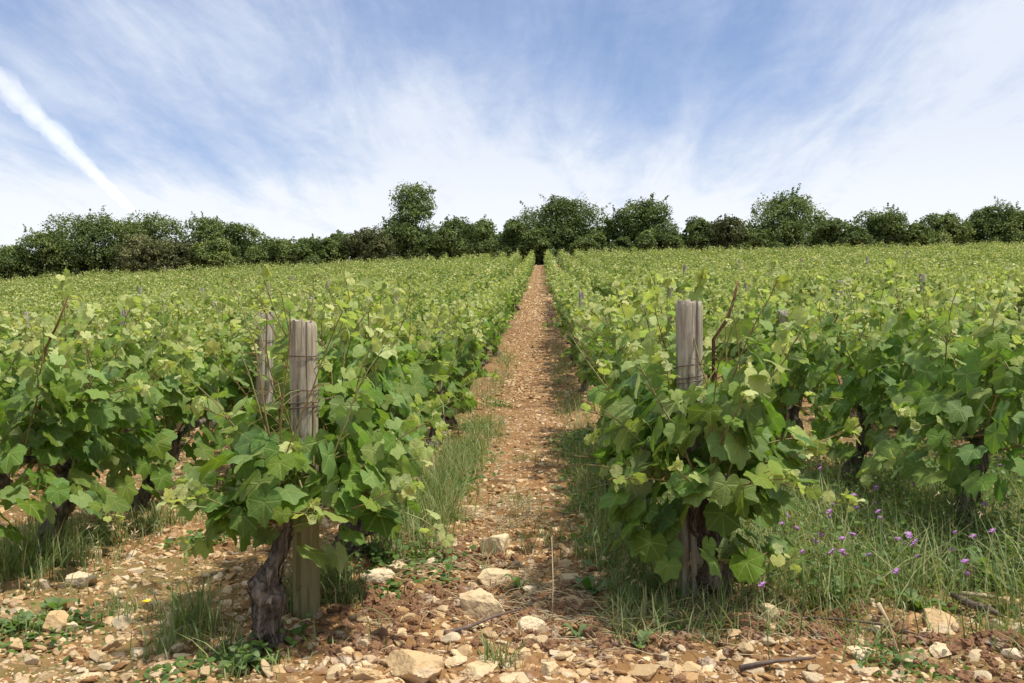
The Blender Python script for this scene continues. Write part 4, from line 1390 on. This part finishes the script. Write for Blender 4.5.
def tree(name, px, top, wpx, Y, seed, label, cat, mat=M_TREE, lobes=12, n=7000, sz=.15, shape='bush', sprays=10, grp='trees and shrubs of the hedge above the vineyard'):
    rg = np.random.default_rng(seed)
    d = ray(px, 300); t = Y / d[1]; X = d[0] * t
    g = float(zg(X, Y)); dist = t
    H = CZ + (341.5 - top) / F * dist - g
    Wd = wpx / F * dist
    e = empty(name, (X, Y, g))
    # lobes
    B = []
    for k in range(lobes):
        f = (k + rg.random()) / lobes
        if shape == 'bush':
            z = H * (.10 + .72 * f); wr = (1 - (f * .95) ** 2.2) ** .5
        elif shape == 'round':
            z = H * (.30 + .52 * f); wr = math.sin(PI * (.18 + .72 * f))
        else:   # tall with open top
            z = H * (.15 + .75 * f); wr = (1.25 - f) ** .8
        a = rg.uniform(0, 2 * PI); rad = Wd / 2 * wr * rg.uniform(.25, .78)
        r = Wd * rg.uniform(.13, .24) * (.8 + .4 * wr) if shape != 'tall' else Wd * rg.uniform(.16, .26)
        r = min(r, H * .3)
        B.append((math.cos(a) * rad, math.sin(a) * rad * .8, min(z, H - r * .8), r))
    B.append((rg.normal(0, .05) * Wd, 0, H - min(Wd * .16, H * .22), min(Wd * .18, H * .24)))
    B = np.array(B)
    w = B[:, 3] ** 2; k = rg.choice(len(B), n, p=w / w.sum())
    u = unit(rg.normal(size=(n, 3))); u[:, 2] = np.where(rg.random(n) < .7, np.abs(u[:, 2]), u[:, 2])
    c = B[k, :3]; r = B[k, 3]
    q = c + u * r[:, None]
    nz = fbm(q[:, 0] * 1.4, q[:, 1] * 1.4, q[:, 2] * 1.4, seed=seed, octv=3)
    rad = r * (rg.uniform(.45, 1.0, n) ** .6) * (1.0 + .28 * nz)
    P = c + u * rad[:, None] * np.array([1, 1, .85])
    keep = fbm(P[:, 0] * 2.2, P[:, 1] * 2.2, P[:, 2] * 2.2, seed=seed + 7, octv=2) > -.32
    P, u = P[keep], u[keep]
    # feathery sprays poking out of the outline
    sp = []
    limbs = []
    for j in range(sprays):
        b = B[rg.integers(len(B))]
        dr = unit(np.array([rg.normal(0, .7), rg.normal(0, .5), rg.uniform(.4, 1.2)])); L = b[3] * rg.uniform(1.1, 1.55)
        m = 34; f = rg.uniform(.5, 1, m)
        sp.append(b[:3] + dr * (L * f)[:, None] + rg.normal(0, .11, (m, 3)) * (1.25 - f)[:, None] * 1.4)
        if len(limbs) < 7 and j % 2 == 0:
            base = np.array([0, 0, H * .12]); limbs.append(tube(np.array([base, base * .5 + b[:3] * .5 + [0, 0, -.1], b[:3] + dr * L * .8]), [Wd * .014 + .03, .04, .012], 5))
    if sp:
        sp = np.concatenate(sp); P = np.concatenate([P, sp]); u = np.concatenate([u, unit(rg.normal(size=sp.shape))])
    P[:, 2] = np.maximum(P[:, 2], .05)
    nn = len(P)
    az = rg.uniform(0, 2 * PI, nn)
    D = np.stack([np.cos(az), np.sin(az), rg.normal(-.2, .5, nn)], -1)
    N = u * .9 + rg.normal(0, .55, (nn, 3)) + [0, 0, .45]
    tone_ = rg.uniform(-.12, .12)
    A = np.clip(.42 + tone_ + .22 * fbm(P[:, 0] * .9, P[:, 1] * .9, P[:, 2] * .9, seed=seed + 3, octv=2) + rg.normal(0, .16, nn), 0, 1)
    V, Fa, at = build_leaves(P, D, N, sz * rg.uniform(.6, 1.25, nn), A, LT2, rg)
    new_mesh('crown', V, Fa, mat, e, attrs=at)
    th = H * (.5 if shape != 'bush' else .35)
    tr = [tube(np.array([(0, 0, -.1), (.05, 0, th * .4), (-.05, 0.05, th), (0.02, 0, H * .8)]), [Wd * .022 + .06, Wd * .018 + .05, Wd * .013 + .035, .02], 8, lump=.1, seed=seed)] + limbs
    V, Fa = join(tr); new_mesh('trunk', V, Fa, M_TRUNK, e)
    tag(e, label, cat, grp)


TREES = [
    # px, top, width, Y, kind/shape, label, mat
    (-40, 240, 70, 80, 'bush', 'low dark shrub cut by the left edge of the photo', M_TREE),
    (8, 243, 52, 79, 'bush', 'low dark shrub at the left end of the hedge', M_TREE),
    (40, 228, 55, 80, 'bush', 'dark green shrub second from the left end of the hedge', M_TREE),
    (82, 210, 66, 82, 'bush', 'broad light-topped shrub forming the first hump of the left thicket', M_TREE),
    (122, 216, 50, 83, 'bush', 'dark narrow shrub between the first two humps of the left thicket', M_TREE),
    (155, 209, 56, 82, 'bush', 'dark shrub with feathery top in the middle of the left thicket', M_TREE),
    (148, 232, 52, 79, 'bush', 'brownish olive shrub low in front of the left thicket', M_OLIVE),
    (200, 212, 50, 82, 'bush', 'dark green shrub on the right half of the left thicket', M_TREE),
    (182, 238, 40, 79.5, 'bush', 'low dull olive shrub at the foot of the thicket, right of the brownish one', M_OLIVE),
    (215, 236, 40, 79, 'bush', 'low bright green shrub at the foot of the left thicket', M_TREE),
    (238, 218, 40, 81, 'bush', 'thin-topped shrub ending the left thicket', M_TREE),
    (270, 236, 46, 80, 'bush', 'low shrub just right of the left thicket', M_TREE),
    (308, 235, 50, 80, 'bush', 'low even shrub in the dip of the hedge', M_TREE),
    (342, 231, 40, 81, 'bush', 'low shrub with a few stray twigs in the dip of the hedge', M_TREE),
    (374, 226, 46, 80, 'bush', 'pale yellowish shrub just left of the tallest tree', M_OLIVE),
    (416, 181, 62, 83, 'tall', 'tallest tree with open leafy top, left of the path', M_TREE),
    (398, 222, 60, 82, 'bush', 'dark shrub around the foot of the tallest tree', M_TREE),
    (450, 214, 52, 82, 'bush', 'dark rounded shrub right of the tallest tree', M_TREE),
    (484, 215, 44, 82, 'bush', 'dark shrub with spiky top halfway between the tallest tree and the path', M_TREE),
    (512, 216, 36, 82, 'bush', 'dark shrub touching the left side of the broad tree above the path', M_TREE),
    (562, 194, 84, 84, 'round', 'broad round-crowned tree standing over the end of the path', M_TREE),
    (545, 226, 50, 82, 'bush', 'dark shrub closing the end of the path', M_TREE),
    (590, 230, 34, 81, 'bush', 'low dark shrub under the right side of the broad tree', M_TREE),
    (609, 216, 18, 84, 'tall', 'small slim tree in the gap right of the broad tree', M_TREE),
    (625, 233, 30, 81, 'bush', 'low shrub between the slim tree and the dense round tree', M_TREE),
    (656, 196, 66, 83, 'round', 'dense round dark tree just right of the gap', M_TREE),
    (655, 226, 56, 81, 'bush', 'low dark shrub below the dense round dark tree', M_TREE),
    (700, 214, 40, 83, 'bush', 'small shrub with thin spiky top, left of the greyish shrub', M_TREE),
    (724, 213, 46, 82, 'bush', 'greyish green shrub right of the spiky-topped small one', M_OLIVE),
    (757, 226, 40, 81, 'bush', 'low shrub filling the gap before the large feathery tree', M_TREE),
    (790, 189, 76, 84, 'bush', 'large feathery tree right of the middle of the hedge', M_TREE),
    (835, 216, 42, 82, 'bush', 'low shrub right of the large feathery tree', M_TREE),
    (880, 208, 62, 83, 'bush', 'rounded light-green shrub in the right half of the hedge', M_TREE),
    (855, 222, 36, 81, 'bush', 'low dark shrub tucked left of the rounded light-green one', M_TREE),
    (918, 220, 36, 81, 'bush', 'low shrub right of the rounded light-green one', M_TREE),
    (944, 209, 52, 83, 'bush', 'feathery shrub left of the last dark tree', M_TREE),
    (992, 202, 62, 84, 'bush', 'broad dark tree near the right end of the hedge', M_TREE),
    (1030, 208, 50, 82, 'bush', 'dark shrub cut by the right edge of the photo', M_TREE),
    (1075, 208, 60, 82, 'bush', None, M_TREE),
    (-95, 236, 70, 81, 'bush', None, M_TREE),
]
for q, (px, top, w, Y, shp, lab, mt) in enumerate(TREES):
    Y -= 7
    w *= (1.6 if px < 420 else 1.32) if shp == 'bush' else 1.2
    tall = top < 205 or shp in ('round', 'tall')
    if lab is None: continue
    tree('hedge_tree' if tall else 'hedge_shrub', px, top + 3, w * 1.08, Y, 900 + q, lab, 'tree' if tall else 'shrub', mt, lobes=9 + int(w / 8) + (4 if shp == 'tall' else 0),
         n=int(3500 + w * 230), sz=.082, shape=shp, sprays=int(w / 5))

# a shaded wooded strip behind the hedge closes it low down
rg = np.random.default_rng(66)
n = 30000
px = rg.uniform(-70, 1090, n); Y = rg.uniform(76, 84, n)
X = (px - 541) / F * Y
z = zg(X, Y) + rg.random(n) * (3.0 + .8 * fbm(X * .3, X * 0, seed=5)) * np.clip(1.0 - 0 * X, 0, 1)
P = np.stack([X, Y, z], -1); az = rg.uniform(0, 6.28, n)
V, Fa, at = build_leaves(P, np.stack([np.cos(az), np.sin(az), rg.normal(0, .5, n)], -1), rg.normal(0, .7, (n, 3)) + [0, -.3, .6], .24 * rg.uniform(.6, 1.2, n), np.clip(rg.normal(.3, .18, n), 0, 1), LT2, rg)
tag(new_mesh('undergrowth', V, Fa, M_TREE, attrs=at), 'dark tangled undergrowth behind and below the hedge trees', 'undergrowth', kind='stuff')

# ------------------------------------------------------------------ contrail: a real, tapering streak of ice cloud
ALT = 1500.0
def sky_pt(px, py):
    d = ray(px, py); return d * (ALT / d[2]) + np.array([0, 0, CZ])


a, b = sky_pt(-60, 22), sky_pt(150, 228)
t = np.linspace(0, 1, 150)[:, None]
P = a + (b - a) * t
pix = [to_px(*p) for p in P]
dist = np.linalg.norm(P, axis=1)
halfpx = np.interp([p[0] for p in pix], [-60, 0, 60, 110, 140, 160], [9.5, 8.5, 6.8, 4.2, 2.0, 1.5])
# width in the sky: true radius in metres
rad = halfpx / F * dist
V, Fa = tube(P, rad * 1.25, 18, lump=.35, seed=2, lf=.0075)
Vc, Fc = tube(P, rad * .72, 14, lump=.50, seed=5, lf=.0080)
m, t_ = material('contrail_ice')
pv = t_.n('ShaderNodeVolumeScatter', {'Color': (1, 1, 1, 1), 'Density': .0011, 'Anisotropy': 0.0})
t_.n('ShaderNodeOutputMaterial', {'Volume': pv.outputs[0]})
o = new_mesh('contrail', V, Fa, m)
new_mesh('core', Vc, Fc, m, o)
tag(o, 'white aircraft trail slanting down the blue sky at upper left', 'contrail')
